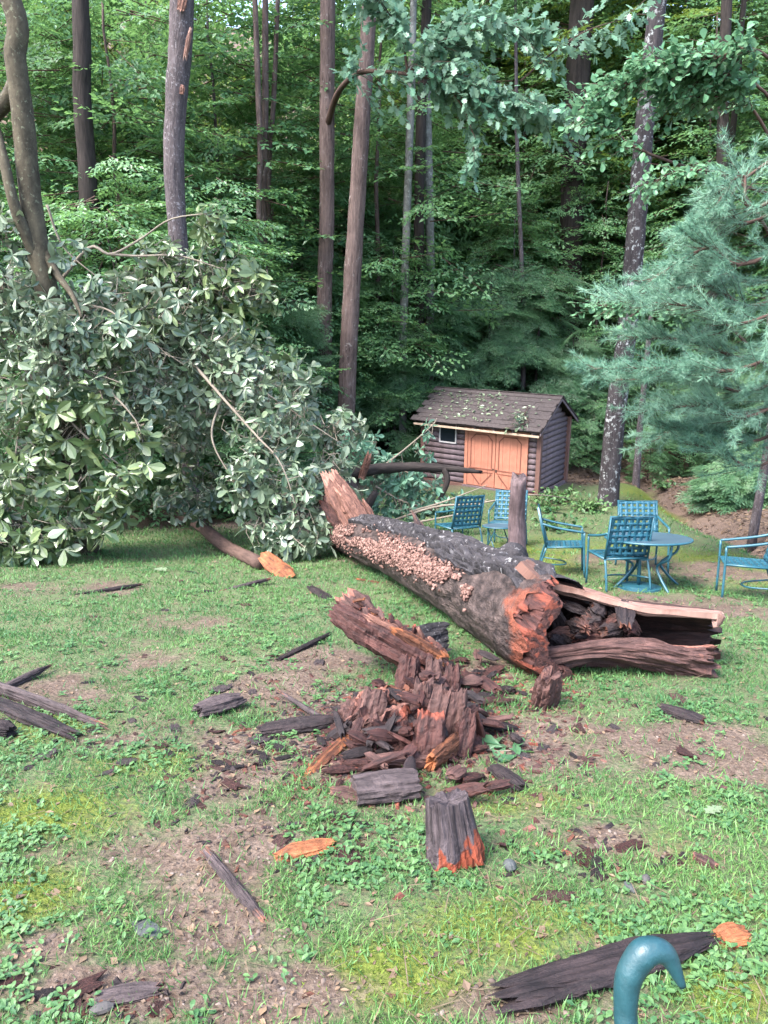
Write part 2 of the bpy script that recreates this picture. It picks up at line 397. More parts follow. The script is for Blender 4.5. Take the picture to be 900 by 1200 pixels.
# ground: grass thatch, bare earth, moss and leaf litter by masks stored on the mesh
k = NT('ground'); p = k.wpos()
n1 = k.noise(p, 5, 6, .7); nf = k.noise(p, 38, 5, .7); nl = k.noise(p, 90, 3, .7)
earth = k.mix(k.ramp(n1, [(.3, 0.0), (.7, 1.0)]), (.055, .040, .031), (.150, .112, .088))
vo = k.n('ShaderNodeTexVoronoi'); vo.inputs['Scale'].default_value = 34; k.l(p, vo.inputs['Vector'])
earth = k.mix(k.ramp(vo.outputs['Distance'], [(.08, .35), (.34, 0.0)]), earth, (.24, .18, .15))
earth = k.mix(k.ramp(nf, [(.40, .75), (.58, 0.0)]), earth, (.055, .036, .028))
thatch = k.mix(k.ramp(nf, [(.3, 0.0), (.7, 1.0)]), (.026, .050, .020), (.095, .130, .058))
thatch = k.mix(k.ramp(nl, [(.5, 0.0), (.72, .6)]), thatch, (.13, .11, .075))
moss = k.mix(k.ramp(nf, [(.3, 0.0), (.7, 1.0)]), (.030, .046, .010), (.13, .155, .030))
lit = k.mix(k.ramp(nf, [(.3, 0.0), (.7, 1.0)]), (.030, .019, .014), (.14, .098, .078))
lit = k.mix(k.ramp(nl, [(.45, 0.0), (.70, .7)]), lit, (.19, .145, .12))
def edge(a):
    return k.ramp(k.math('ADD', a, k.math('MULTIPLY', k.math('SUBTRACT', nf, .5), 1.1)), [(.24, 0.0), (.78, 1.0)])
thatch = k.mix(k.ramp(k.noise(p, 14, 4, .7), [(.48, 0.0), (.66, .8)]), thatch, (.085, .062, .045)); c = k.mix(edge(k.attr('moss')), thatch, moss); c = k.mix(edge(k.attr('dirt')), c, earth); c = k.mix(edge(k.attr('litter')), c, lit)
k.col(c, .95, .1)
k.bump(k.math('ADD', k.math('MULTIPLY', nf, .7), k.math('MULTIPLY', vo.outputs['Distance'], .4)), .9, .025)

# ================================================================== GROUND
def patch(x, y, lst):
    """Soft ellipses on the ground, given by centre and radii in metres."""
    m = np.zeros_like(np.asarray(x, float))
    for (cx, cy, rx, ry, s) in lst:
        d = ((x-cx)/rx)**2+((y-cy)/ry)**2
        m = np.maximum(m, s*np.exp(-d*.9))
    return m
def ell(px, py, rx, ry, s=1.0):
    c = P(px, py); a = P(px, py-ry*.9); b = P(px, py+ry*.9); return (c[0], c[1], rx/ppm(c), max(.08, abs(a[1]-b[1])/2), s)
DIRT = [ell(*a) for a in [(255, 1000, 95, 70), (230, 1080, 110, 45), (130, 1160, 170, 45, .95), (350, 1165, 70, 35, .9), (450, 850, 150, 62, 1.1), (300, 880, 70, 45, .8),
        (620, 870, 120, 38, .9), (800, 880, 130, 38, 1.05), (330, 800, 75, 35, .9), (370, 775, 60, 22, .8), (160, 775, 45, 18, .75), (260, 930, 60, 40, .8),
        (690, 985, 60, 26, .75), (560, 790, 60, 20, .7), (70, 810, 90, 26, .6), (120, 690, 60, 10, .6), (60, 690, 60, 12, .6), (760, 705, 120, 14, .8), (860, 715, 60, 14, .8),
        (300, 1190, 60, 20, .8), (590, 1180, 60, 20, .5), (140, 870, 90, 26, .55), (830, 668, 80, 16, .75), (720, 655, 70, 12, .6), (640, 690, 50, 10, .6), (450, 660, 50, 10, .5), (220, 730, 80, 16, .55), (60, 1120, 80, 40, .7)]]
MOSS = [ell(*a) for a in [(60, 960, 110, 50), (30, 1050, 60, 50), (640, 1090, 160, 60), (180, 900, 90, 30, .7), (470, 1150, 110, 60, .9), (850, 1170, 80, 50, .9), (60, 850, 80, 30, .6), (760, 1000, 90, 40, .6),
        (840, 660, 90, 30, .75), (700, 640, 120, 20, .6), (620, 650, 60, 20, .9), (780, 600, 50, 25, 1.0), (700, 700, 80, 15, .6), (600, 940, 100, 24, .7), (870, 1060, 60, 40, .6)]]
def m_dirt(x, y): return np.clip(patch(x, y, DIRT)*(.22+1.9*n2(x, y, 2.6, 5, 40)) + (n2(x, y, 3.4, 5, 41)-.50)*1.5*(1-.75*sstep(9, 13, y)), 0, 1)
def m_moss(x, y): return np.clip(patch(x, y, MOSS)*(.1+1.7*n2(x, y, 3.0, 5, 42)), 0, 1)
def m_litter(x, y):
    d = x-ditch_x(y)
    a = sstep(-.25, .15, d)*sstep(8, 10, y)
    b = sstep(19.6, 21.5, y+1.2*(n2(x, y, .5, 3, 44)-.5))
    return np.clip(np.maximum(np.maximum(a, b), sstep(13.0, 15.5, y)*(1-sstep(-2, 1.0, x))), 0, 1)
ys = np.concatenate([np.linspace(-8, .6, 12), np.geomspace(.75, 26, 300), np.geomspace(27, 95, 60), np.array([120, 180, 300, 600, 1200.])])
us = np.linspace(-1, 1, 281); xs = np.sign(us)*(3.2*np.abs(us)+14*np.abs(us)**3+900*np.abs(us)**14)
X, Y = np.meshgrid(xs, ys); Z = gh(X, Y)
V = np.stack([X, Y, Z], -1).reshape(-1, 3); nx_, ny_ = len(xs), len(ys)
a = (np.arange(ny_-1)[:, None]*nx_+np.arange(nx_-1)[None]); F = np.stack([a, a+1, a+nx_+1, a+nx_], -1).reshape(-1, 4)
mb = MB(); mb.add(V, F); go = mb.build('ground', 'ground', smooth=True, kind='structure', label='patchy sloping lawn of grass, moss and bare earth running into the wooded hillside', cat='ground')
for nm, fn in (('dirt', m_dirt), ('moss', m_moss), ('litter', m_litter)):
    at = go.data.attributes.new(nm, 'FLOAT', 'POINT'); at.data.foreach_set('value', fn(V[:, 0], V[:, 1]).astype(np.float32))

# ================================================================== SHED
W, D, HT, PIT = 3.55, 2.15, 1.92, .155
YAW = R(-34)
cn = P(628, 581); ex = np.array([math.cos(YAW), math.sin(YAW), 0]); ey = np.array([-math.sin(YAW), math.cos(YAW), 0])
shed = empty('garden_shed', cn-ex*W-np.array([0, 0, .02]), (0, 0, YAW), label='small log-sided garden shed with orange double doors and a shingled roof', cat='shed')
def lbox(name, a, b, mat, par, **t): return MB().add(boxv(a, b), BOXF).build(name, mat, par, **t)
lbox('core', (.06, .06, .04), (W-.06, D-.06, HT-.03), 'shed_dark', shed)
def halflog(L, r=PIT/2):
    th = np.linspace(-math.pi/2, math.pi/2, 9); n = 9
    s = np.stack([0*th, -np.cos(th)*.062, np.sin(th)*r*.985], -1)
    V = np.concatenate([s, s+[L, 0, 0]]); k = np.arange(n-1)
    F = np.stack([k, k+1, k+1+n, k+n], -1)
    return V, [F, np.array([list(range(n))[::-1]]), np.array([[n+q for q in range(n)]])]
_hl = {}
def logpiece(L):
    key = round(L, 3)
    if key not in _hl:
        V, F = halflog(L); _hl[key] = MB().add(V, F).mesh('log_course', 'shed_log', smooth=True)
    return _hl[key]
DX0, DX1, DH = 1.42, 3.22, 1.60      # door opening
WX0, WX1, WZ0, WZ1 = .58, 1.06, 1.20, 1.62
nrow = 12
for r in range(nrow):
    z = .06+PIT*(r+.5)
    segs = [(.05, DX0-.04), (DX1+.04, W-.05)] if z < DH+.02 else [(.05, W-.05)]
    out = []
    for (s0, s1) in segs:
        if WZ0-.02 < z < WZ1+.02 and s0 < WX0: out += [(s0, WX0-.03), (WX1+.03, s1)]
        else: out.append((s0, s1))
    for (s0, s1) in out:
        link('log_course', logpiece(s1-s0), shed, (s0, .07, z))
for r in range(nrow):                                     # right wall and hidden walls
    z = .06+PIT*(r+.5)
    link('log_course', logpiece(D-.10), shed, (W-.07, .05, z), (0, 0, math.pi/2))
    link('log_course', logpiece(D-.10), shed, (.07, D-.05, z), (0, 0, -math.pi/2))
RISE = .60
def gable(yl, yr, z): return link('log_course', logpiece(yr-yl), shed, (W-.07, yl, z), (0, 0, math.pi/2))
for r in range(4):
    z = .06+PIT*(nrow+r+.5); f = (z+PIT*.4-HT)/RISE
    if f < .95: gable(.08+max(0, f)*D/2, D-.08-max(0, f)*D/2, z)
gb = MB(); gb.add(np.array([[W-.075, .02, HT-.05], [W-.075, D-.02, HT-.05], [W-.075, D/2, HT+RISE-.05], [.075, .02, HT-.05], [.075, D-.02, HT-.05], [.075, D/2, HT+RISE-.05]]), [np.array([[0, 1, 2], [4, 3, 5]])])
gb.build('gable_backing', 'shed_dark', shed)
for (x, y) in ((W-.05, -.012), (-.06, -.012), (W-.05, D-.10)):
    lbox('corner_post', (x, y, 0), (x+.115, y+.115, HT-.02), 'shed_trim', shed)
lbox('sill_beam', (.0, -.03, -.06), (W+.03, .05, .055), 'shed_trim', shed)
lbox('side_sill_beam', (W-.03, .055, -.06), (W+.04, D, .05), 'shed_log', shed)
# roof
OV, GOV = .30, .16
sl_len = math.hypot(D/2+OV, RISE*(D/2+OV)/(D/2)); ang = math.atan2(RISE, D/2)
roof = empty('roof', (0, 0, 0)); roof.parent = shed
for sgn in (1, -1):
    pts = []
    y0 = -OV if sgn > 0 else D+OV; zz = HT-RISE*OV/(D/2)
    d = np.array([0, (D/2-y0), HT+RISE-zz]); nrm = unit(np.array([0, -sgn*d[2], sgn*d[1]])) if sgn > 0 else unit(np.array([0, d[2], -d[1]]))
    a0 = np.array([-GOV, y0, zz]); a1 = np.array([W+GOV, y0, zz]); b0 = a0+d; b1 = a1+d; th = np.array([0, 0, .035])
    MB().add(np.array([a0, a1, b1, b0, a0+th, a1+th, b1+th, b0+th]), BOXF).build('roof_deck', 'shed_dark', roof)
shm = []
for q in range(5):
    V = boxv((0, 0, 0), (.30, .235, .012)); V[[2, 3, 6, 7], 2] -= .010; V[:, :2] += rng.normal(0, .004, (8, 2)); V[:4, 2] = V[:4, 2]-.002
    shm.append(MB().add(V, BOXF).mesh('shingle', 'shingle'))
rows = 9; rp = (sl_len+.02)/rows
for sgn in (1, -1):
    for r in range(rows):
        n = 13 if sgn > 0 else 0
        for c in range(n):
            x = -GOV-.01+c*.302+(.15 if r % 2 else 0)-.07
            x = min(x, W+GOV-.29); t = r*rp-.02
            yy = -OV+t*math.cos(ang); zz = HT-RISE*OV/(D/2)+.045+t*math.sin(ang)+rng.normal(0, .003)
            link('shingle', shm[int(rng.integers(5))], roof, (x+rng.normal(0, .004), yy, zz), (ang-.02+rng.normal(0, .012), rng.normal(0, .01), 0))
mbk = MB()
for r in range(rows):
    t = r*rp; yy = D+OV-t*math.cos(ang); zz = HT-RISE*OV/(D/2)+.045+t*math.sin(ang)
    V = boxv((-GOV-.01, 0, 0), (W+GOV+.01, -.23*math.cos(ang), 0.012)); V[[2, 3, 6, 7], 2] += .23*math.sin(ang)-.012; V[:, 1] += yy; V[:, 2] += zz
    mbk.add(V, BOXF)
mbk.build('shingle_courses', 'shingle', roof, kind='stuff')
rc = MB(); 
for sgn in (1, -1):
    V = boxv((-GOV-.015, 0, -.004), (W+GOV+.015, sgn*-.15, .012)); V[:, 2] -= np.abs(V[:, 1])*math.tan(ang); V[:, 1] += D/2+sgn*.0; V[:, 2] += HT+RISE+.062; rc.add(V, BOXF)
rc.build('ridge_cap', 'shingle', roof)
for sgn in (1, -1):                                       # barge boards on the right gable
    y0 = -OV if sgn > 0 else D+OV; zz = HT-RISE*OV/(D/2)
    a = np.array([W+GOV-.03, y0, zz-.07]); b = np.array([W+GOV-.03, D/2, HT+RISE-.07])
    MB().add(np.array([a, a+[.03, 0, 0], b+[.03, 0, 0], b, a+[0, 0, .065], a+[.03, 0, .065], b+[.03, 0, .065], b+[0, 0, .065]]), BOXF).build('barge_board', 'shed_log', roof)
zf = HT-RISE*OV/(D/2)
fo = MB(); V = boxv((-GOV+.02, -OV+.02, zf-.125), (W+GOV-.06, -OV+.045, zf-.070)); V[[0, 3, 4, 7], 2] += .02; fo.add(V, BOXF); fo.build('fascia_board', 'fascia_wood', roof)
for q in range(7):
    x = .1+q*(W-.2)/6; MB().add(boxv((x-.025, -OV+.05, zf-.09), (x+.025, .08, zf-.01)), BOXF).build('rafter_tail', 'shed_log', roof)
# window
win = empty('window'); win.parent = shed
lbox('pane', (WX0, .02, WZ0), (WX1, .03, WZ1), 'glass', win)
for (a, b) in (((WX0-.035, -.01, WZ0-.035), (WX0, .04, WZ1)), ((WX1, -.01, WZ0-.035), (WX1+.035, .04, WZ1)), ((WX0, -.01, WZ0-.035), (WX1, .04, WZ0)), ((WX0-.035, -.01, WZ1), (WX1+.035, .04, WZ1+.035))):
    lbox('window_frame', a, b, 'window_frame', win)
# doors
for (a, b) in (((DX0-.04, -.03, .06), (DX0+.05, .05, DH)), ((DX1-.05, -.03, .06), (DX1+.04, .05, DH)), ((DX0-.06, -.034, DH), (DX1+.06, .05, DH+.09))):
    lbox('door_frame', a, b, 'shed_door', shed)
mid = (DX0+DX1)/2
for dn, (x0, x1) in enumerate(((DX0+.055, mid-.006), (mid+.006, DX1-.055))):
    dr = empty('door', (x0, 0, .07)); dr.parent = shed
    w_ = x1-x0; npk = 4; h_ = DH-.08
    for q in range(npk):
        lbox('plank', (q*w_/npk+.003, -.012, 0), ((q+1)*w_/npk-.003, .03, h_), 'shed_door', dr)
    def strip(p, q, wd=.028, nm='groove_shade_brace', mt='door_line', yy=-.022):
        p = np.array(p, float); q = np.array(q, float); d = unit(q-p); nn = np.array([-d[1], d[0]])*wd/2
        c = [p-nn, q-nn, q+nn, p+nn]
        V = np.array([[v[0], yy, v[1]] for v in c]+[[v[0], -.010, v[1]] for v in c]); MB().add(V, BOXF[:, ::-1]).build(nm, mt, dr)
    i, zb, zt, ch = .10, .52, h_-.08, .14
    strip((i, zb), (i, zt-ch)); strip((w_-i, zb), (w_-i, zt-ch)); strip((i, zt-ch), (i+ch, zt)); strip((w_-i-ch, zt), (w_-i, zt-ch)); strip((i+ch, zt), (w_-i-ch, zt))  # shadow in the panel grooves, painted as dark brown strips
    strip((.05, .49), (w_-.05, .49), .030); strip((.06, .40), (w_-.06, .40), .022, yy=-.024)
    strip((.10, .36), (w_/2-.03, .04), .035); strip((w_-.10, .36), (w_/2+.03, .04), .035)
    hx = w_-.26 if dn else .03
    lbox('hinge', (hx, -.032, .43), (hx+.23, -.026, .465), 'hinge', dr)
    lbox('latch', (.02 if dn else w_-.06, -.034, .44 if dn else .5), (.06 if dn else w_-.02, -.026, .52 if dn else .54), 'hinge', dr)
lbox('threshold', (DX0-.05, -.10, -.02), (DX1+.05, -.035, .05), 'shed_log', shed)

# ================================================================== FOREST
def spray(kind, seed):
    """A flat branch fan of leaves along +x; returns leaf positions, axes, normals, sizes and the twig lines."""
    r = np.random.default_rng(seed); pos = []; ax = []; nm = []; sz = []; tw = []
    L = {'broad': 1.5, 'hem': 1.6, 'round': 1.3}[kind]; ns = {'broad': 11, 'hem': 22, 'round': 9}[kind]
    tw.append((np.zeros(3), np.array([L, 0, -.12*L])))
    for q in range(ns):
        t = .12+.88*q/(ns-1); sd = 1 if q % 2 else -1
        ln = L*(.62*(1-t)+.12)*(.7+.5*r.random()); a = R(55-20*t)*sd+r.normal(0, .12)
        b = np.array([t*L, 0, -.12*L*t*t]); d = np.array([math.cos(a), math.sin(a), -.10+r.normal(0, .08)])
        tw.append((b, b+d*ln))
        step = {'broad': .085, 'hem': .045, 'round': .10}[kind]; nl = max(2, int(ln/step))
        for j in range(nl):
            f = (j+.5)/nl; p = b+d*ln*f-np.array([0, 0, .10*ln*f*f])
            for s2 in ((1, -1) if kind != 'round' else (1, -1)):
                aa = a+s2*R(48)+r.normal(0, .25)
                if kind == 'hem': aa = a+s2*R(62)
                pos.append(p+r.normal(0, .012, 3)); ax.append([math.cos(aa), math.sin(aa), -.25+r.normal(0, .22 if kind != 'hem' else .1)])
                nm.append([r.normal(0, .3), r.normal(0, .3), 1]); sz.append({'broad': .125, 'hem': .085, 'round': .125}[kind]*(.7+.6*r.random()))
        pos.append(b+d*ln); ax.append(d); nm.append([0, 0, 1]); sz.append(.12)
    return np.array(pos), np.array(ax), np.array(nm), np.array(sz), tw
SPR = {k2: [spray(k2, 11*i+3) for i in range(4)] for k2 in ('broad', 'hem', 'round')}
LW = {'broad': .95, 'hem': .42, 'round': 1.35}
def rotz(v, a):
    c, s = math.cos(a), math.sin(a); return np.stack([v[..., 0]*c-v[..., 1]*s, v[..., 0]*s+v[..., 1]*c, v[..., 2]], -1)
def roty(v, a):
    c, s = math.cos(a), math.sin(a); return np.stack([v[..., 0]*c+v[..., 2]*s, v[..., 1], -v[..., 0]*s+v[..., 2]*c], -1)
def put_spray(mb, tmb, kind, origin, az, pit, sc, leaf=1.0, thin=1.0, tone0=0.0):
    pos, ax, nm, sz, tw = SPR[kind][int(rng.integers(4))]
    if thin < 1: m = rng.random(len(pos)) < thin; pos, ax, nm, sz = pos[m], ax[m], nm[m], sz[m]
    roll = rng.normal(0, .3)
    def tr(v):
        v = np.stack([v[..., 0], v[..., 1]*math.cos(roll)-v[..., 2]*math.sin(roll), v[..., 1]*math.sin(roll)+v[..., 2]*math.cos(roll)], -1)
        return rotz(roty(v, pit), az)
    N = len(pos)
    instance(LEAF4[0], LEAF4[1], tr(pos)*sc+origin, tr(ax), tr(nm), sz*leaf, mb, tone=np.clip(rng.random(N)*.7+tone0+rng.normal(.15, .12), 0, 1), wscale=LW[kind])
    if tmb is not None:
        for (a, b) in tw[:1]:
            add_tube(tmb, tr(np.array([a, (a+b)/2, b]))*sc+origin, [.012*sc, .008*sc, .003], sides=4, cap=False)
def crown_mesh(kind, mat, h0, h1, r0, nsp, sc=1.0, leaf=1.0, thin=1.0, prof='cone'):
    mb, tmb = MB(), MB()
    for q in range(nsp):
        t = (q+rng.random())/nsp; h = h0+(h1-h0)*t
        rr = r0*((1-t)**.8*.9+.15) if prof == 'cone' else r0*(.25+.9*math.sin(math.pi*min(1, .12+.85*t)))
        az = rng.random()*2*math.pi; st = rr*(.15+.6*rng.random()**.7)
        put_spray(mb, tmb, kind, np.array([math.cos(az)*st, math.sin(az)*st, h+rng.normal(0, .25)]), az+rng.normal(0, .5), R(rng.normal(12 if kind == 'hem' else 4, 12)), sc*(.75+.5*rng.random()), leaf, thin)
    return mb.mesh('crown', mat), tmb.mesh('limb', 'branch_bark')
def trunk_mesh(h, r, mat, lean=.3, sides=12, seed=0, rough=.06):
    n = 14; t = np.linspace(0, 1, n); pts = np.stack([np.cumsum(rng.normal(0, lean*.12, n))*t, np.cumsum(rng.normal(0, lean*.12, n))*t, -.3+(h+.3)*t], -1)
    mb = MB(); add_tube(mb, pts, r*(1-.75*t)+.25*r*np.exp(-t*18), sides=sides, rough=rough, ridges=.04, seed=seed); return mb.mesh('trunk', mat, True)
def proto(name, tr, cr, lm):
    e = empty(name); link('trunk', tr, e); link('crown', cr, e, kind='stuff'); link('limb', lm, e); return e
PROTO = {}
PROTO['under_a'] = proto('understorey_tree', trunk_mesh(6.5, .07, 'bark_dark'), *crown_mesh('broad', 'leaf_forest', .5, 7, 2.6, 150, 1.0, .95))
PROTO['under_b'] = proto('understorey_tree', trunk_mesh(5.5, .06, 'bark_dark', .5), *crown_mesh('broad', 'leaf_forest', .4, 6, 2.4, 130, .95, 1.05, prof='round'))
PROTO['hem_a'] = proto('hemlock', trunk_mesh(8, .10, 'bark_dark', .1), *crown_mesh('hem', 'leaf_hemlock', .3, 8, 2.8, 150, 1.1, 1.25))
PROTO['bright'] = proto('understorey_tree', trunk_mesh(9, .09, 'bark_brown'), *crown_mesh('broad', 'leaf_sunlit_tint', 1.5, 9.5, 3.0, 150, 1.1, 1.15, prof='round'))
PROTO['edge_a'] = proto('edge_tree', trunk_mesh(13, .11, 'bark_brown', .5), *crown_mesh('broad', 'leaf_edge', 2.0, 13.5, 3.0, 190, 1.2, 1.2, .8, prof='round'))
PROTO['edge_b'] = proto('edge_tree', trunk_mesh(12, .10, 'bark_grey', .6), *crown_mesh('round', 'leaf_edge', 1.5, 12.5, 2.8, 230, 1.15, 1.05, prof='round'))
PROTO['tall'] = proto('canopy_tree', trunk_mesh(17, .20, 'bark_dark', .6), *crown_mesh('broad', 'leaf_forest', 5, 18, 4.0, 230, 1.35, 1.5, prof='round'))
PROTO['tallb'] = proto('canopy_tree', trunk_mesh(18, .22, 'bark_grey', .6), *crown_mesh('broad', 'leaf_sunlit_tint', 6, 19, 4.2, 230, 1.35, 1.5, prof='round'))
LAB = {'edge_a': 'tall airy tree with light green leaves filling the edge of the woods', 'edge_b': 'tall round-leaved light green tree at the edge of the woods', 'under_a': 'small dark green leafy tree in the thick woods behind the lawn', 'under_b': 'bushy green sapling growing low in the woods behind the lawn',
       'hem_a': 'feathery dark hemlock with drooping layered sprays on the wooded hillside', 'bright': 'yellow-green sunlit leafy tree deep in the woods',
       'tall': 'tall dark green forest tree high on the wooded hillside', 'tallb': 'tall light green forest tree high on the wooded hillside'}
used = set()
def plant(kind, x, y, sc):
    loc = on(x, y, -.05); rz = rng.random()*6.28; g = LAB[kind].split(' ')[0]
    tg = dict(label=LAB[kind], cat='tree', group={'e': 'light green trees at the edge of the woods', 'u': 'small trees crowding the woods', 'h': 'hemlocks on the hillside', 'b': 'trees in the woods coloured as if sunlit', 't': 'tall trees on the hillside'}[kind[0]])
    if kind not in used:
        used.add(kind); e = PROTO[kind]; e.location = loc; e.rotation_euler = (0, 0, rz); e.scale = (sc,)*3; tag(e, **tg)
    else: dup(PROTO[kind], loc, rz, sc, **tg)
# low growth at the wood's edge, then up the hill
for (px, Yd, kind, sc) in [(-20, 20, 'edge_a', 1.0), (70, 22, 'edge_b', 1.0), (160, 20.5, 'edge_a', .95), (265, 22.5, 'edge_b', 1.1), (330, 23.5, 'edge_a', 1.0), (440, 24.5, 'edge_a', 1.05), (545, 31, 'edge_b', 1.1), (400, 22.3, 'edge_b', .5), (462, 23.2, 'edge_b', .55), (300, 20.6, 'edge_b', .45), (345, 22.0, 'edge_a', .5), (250, 19.5, 'edge_b', .42), (590, 25.8, 'edge_b', .6), (690, 26.2, 'edge_a', .62), (640, 27.5, 'edge_b', .75), (600, 29.5, 'edge_a', 1.15),
        (720, 28, 'edge_b', .95), (800, 26, 'edge_a', 1.0), (880, 25, 'edge_b', 1.0), (960, 23, 'edge_a', 1.0), (500, 31, 'edge_b', 1.2), (210, 26, 'edge_b', 1.15), (385, 27, 'edge_b', 1.1), (650, 33, 'edge_a', 1.2), (20, 25, 'edge_a', 1.1), (760, 31, 'edge_b', 1.2), (850, 30, 'edge_a', 1.2), (120, 27, 'edge_a', 1.2)]:
    d = ray(px, 500); plant(kind, d[0]/d[1]*Yd, Yd, sc)
for (px, Yd, kind, sc) in [(60, 15.5, 'under_b', .9), (150, 17, 'under_a', 1.0), (120, 21, 'bright', .8), (260, 18.5, 'under_a', 1.0), (300, 22, 'under_b', 1.1), (340, 20.5, 'hem_a', .62), (430, 23.5, 'under_b', .9), (455, 22.8, 'hem_a', .55),
        (520, 23.9, 'hem_a', .62), (570, 24.4, 'hem_a', .72), (625, 24.8, 'hem_a', .70), (665, 24.2, 'hem_a', .5), (545, 30, 'under_a', 1.1), (640, 30.5, 'hem_a', .95), (700, 33, 'hem_a', .8), (600, 34, 'hem_a', 1.2),
        (760, 27.5, 'under_a', .55), (800, 25.5, 'under_b', .7), (840, 24, 'under_b', .8), (345, 18.3, 'under_b', .42), (300, 16.6, 'under_a', .6), (690, 23.2, 'under_b', .36), (725, 24.5, 'under_a', .38), (765, 22.6, 'under_b', .30), (800, 23.0, 'under_a', .42), (660, 25.5, 'hem_a', .4), (890, 22, 'hem_a', .6), (860, 28, 'under_a', 1.0), (930, 25, 'hem_a', .9),
        (780, 33, 'bright', 1.0), (850, 35, 'bright', 1.1), (720, 37, 'under_a', 1.3), (910, 33, 'bright', 1.0), (400, 28, 'under_a', 1.2), (470, 29, 'under_a', 1.2), (330, 27, 'under_b', 1.3), (240, 25, 'under_a', 1.2),
        (180, 28, 'bright', 1.0), (60, 24, 'under_a', 1.2), (0, 20, 'under_b', 1.1), (-60, 18, 'under_a', 1.1), (20, 29, 'bright', 1.1), (650, 40, 'bright', 1.1), (520, 38, 'bright', 1.0), (370, 36, 'under_a', 1.5), (450, 42, 'bright', 1.2), (280, 35, 'bright', 1.1)]:
    d = ray(px, 500); x = d[0]/d[1]*Yd; plant(kind, x, Yd, sc*(.95+.1*rng.random()))
for q in range(50):
    y = 30+38*rng.random()**1.1; x = (rng.random()*2-1)*(.66*y+3)
    plant(['tall', 'tallb', 'under_a', 'under_a', 'bright', 'hem_a', 'bright', 'tallb', 'under_b'][q % 9], x, y, .9+.4*rng.random())

# named trunks, each where the photograph shows it
def tree(name, label, pts, wpx, Y, mat, crown=None, csc=1.0, extra=7.0, sides=16, branches=(), seed=1, rough=.07, ridges=.06, lean_top=None):
    """pts: pixels along the visible trunk from the top of the frame down; continued to the ground and upward."""
    w3 = [Q(px, py, Y) for (px, py) in pts]
    foot = w3[-1]; g = float(gh(foot[0], foot[1]))
    dirn = unit(w3[-1]-w3[-2]) if len(w3) > 1 else np.array([0, 0, -1.])
    pth = list(w3)
    if foot[2] > g+.3: pth.append(np.array([foot[0]+dirn[0]*.25*(foot[2]-g), Y, g-.25]))
    elif foot[2] > g-.25: pth.append(np.array([foot[0], Y, g-.25]))
    upd = unit(w3[0]-w3[1]); upd = unit(upd*[.7, .7, 1]) if lean_top is None else unit(np.array(lean_top))
    pth = [w3[0]+upd*extra]+pth
    pth = pth[::-1]; r0 = np.mean(wpx)/2/ppm(w3[len(w3)//2])
    n = max(20, int(len(pth)*8)); sp = smoothpath(pth, n); t = np.linspace(0, 1, n)
    wl = np.interp(t, np.linspace(0, 1, len(pth)), ([wpx[-1]*1.12] + list(np.interp(np.linspace(1, 0, len(pth)-2), [0, 1], [wpx[0], wpx[-1]])) + [wpx[0]*.6]))
    rad = wl/2/ppm(w3[len(w3)//2])*(1+.45*np.exp(-(sp[:, 2]-sp[0, 2])/.35))
    e = empty(name, (0, 0, 0), label=label, cat='tree'); base = sp[0]; e.location = base
    mb = MB(); add_tube(mb, sp-base, rad, sides=sides, rough=rough, ridges=ridges, seed=seed); mb.build('trunk', mat, e, True)
    for (bp, bw) in branches:
        b3 = np.array([Q(px, py, Y+dy)-base for (px, py, dy) in bp]); s2 = smoothpath(b3, 14)
        mb = MB(); add_tube(mb, s2, np.linspace(bw[0], bw[1], 14), sides=8, rough=.08, seed=seed+9); mb.build('limb', mat, e, True)
    if crown:
        top = sp[-1]-base; c = PROTO[crown].children
        src = [ch for ch in c if ch.name.split('.')[0] == 'crown'][0]
        o = link('crown', src.data, e, kind='stuff'); o.location = (top[0], top[1], top[2]-csc*3); o.scale = (csc*.6,)*3; o.rotation_euler = (0, 0, seed)
    return e, sp-base
tree('broken_trunk_tree', 'straight purple-grey trunk with a pale torn scar, rising behind the fallen leaves', [(213, 0), (207, 110), (204, 200), (212, 330), (216, 430)], (27, 21), 15.0, 'bark_grey', 'tall', .5, 6, seed=3, sides=24)
t3, _ = tree('slender_pine_tree', 'slim red-brown trunk, left of a close pair behind the fallen tree', [(384, 0), (383, 130), (383, 260), (380, 350), (381, 470)], (17, 19), 21.0, 'bark_brown', 'tall', .5, 7, seed=5)
t4, t4p = tree('leaning_pine_tree', 'reddish grey trunk leaning over its close neighbour behind the fallen tree', [(433, 0), (425, 130), (417, 260), (411, 360), (406, 480)], (17, 23), 20.0, 'bark_brown', 'tall', .5, 7, seed=6)
tree('birch_tree', 'thin pale birch trunk beside the left end of the shed', [(482, 100), (478, 220), (474, 340), (472, 430), (472, 530)], (9, 10), 22.5, 'bark_birch', 'under_a', .5, 4, seed=8, sides=10)
tree('dark_trunk_tree', 'narrow blackish trunk just behind the pale birch', [(500, 10), (494, 130), (491, 240), (491, 330)], (11, 13), 23.3, 'bark_dark', 'tall', .5, 7, seed=9, sides=10)
tree('mottled_trunk_tree', 'narrow mottled grey trunk right of the blackish one behind the birch', [(500, 60), (502, 180), (504, 320)], (9, 11), 23.6, 'bark_birch', 'tall', .4, 7, seed=10, sides=10)
tree('thick_dark_tree', 'thickest dark brown trunk standing on the hillside behind the shed roof', [(682, 0), (676, 110), (671, 220), (668, 330), (664, 430)], (27, 28), 26.6, 'bark_dark', 'tallb', .8, 9, seed=11, sides=20)
tree('spotted_tree', 'dark trunk spotted with white lichen, paler at its foot, right of the shed', [(771, 0), (757, 130), (746, 260), (735, 390), (722, 480), (712, 590)], (19, 25), float(P(712, 592)[1]), 'bark_spotted', 'tall', .5, 8, seed=12, sides=24)
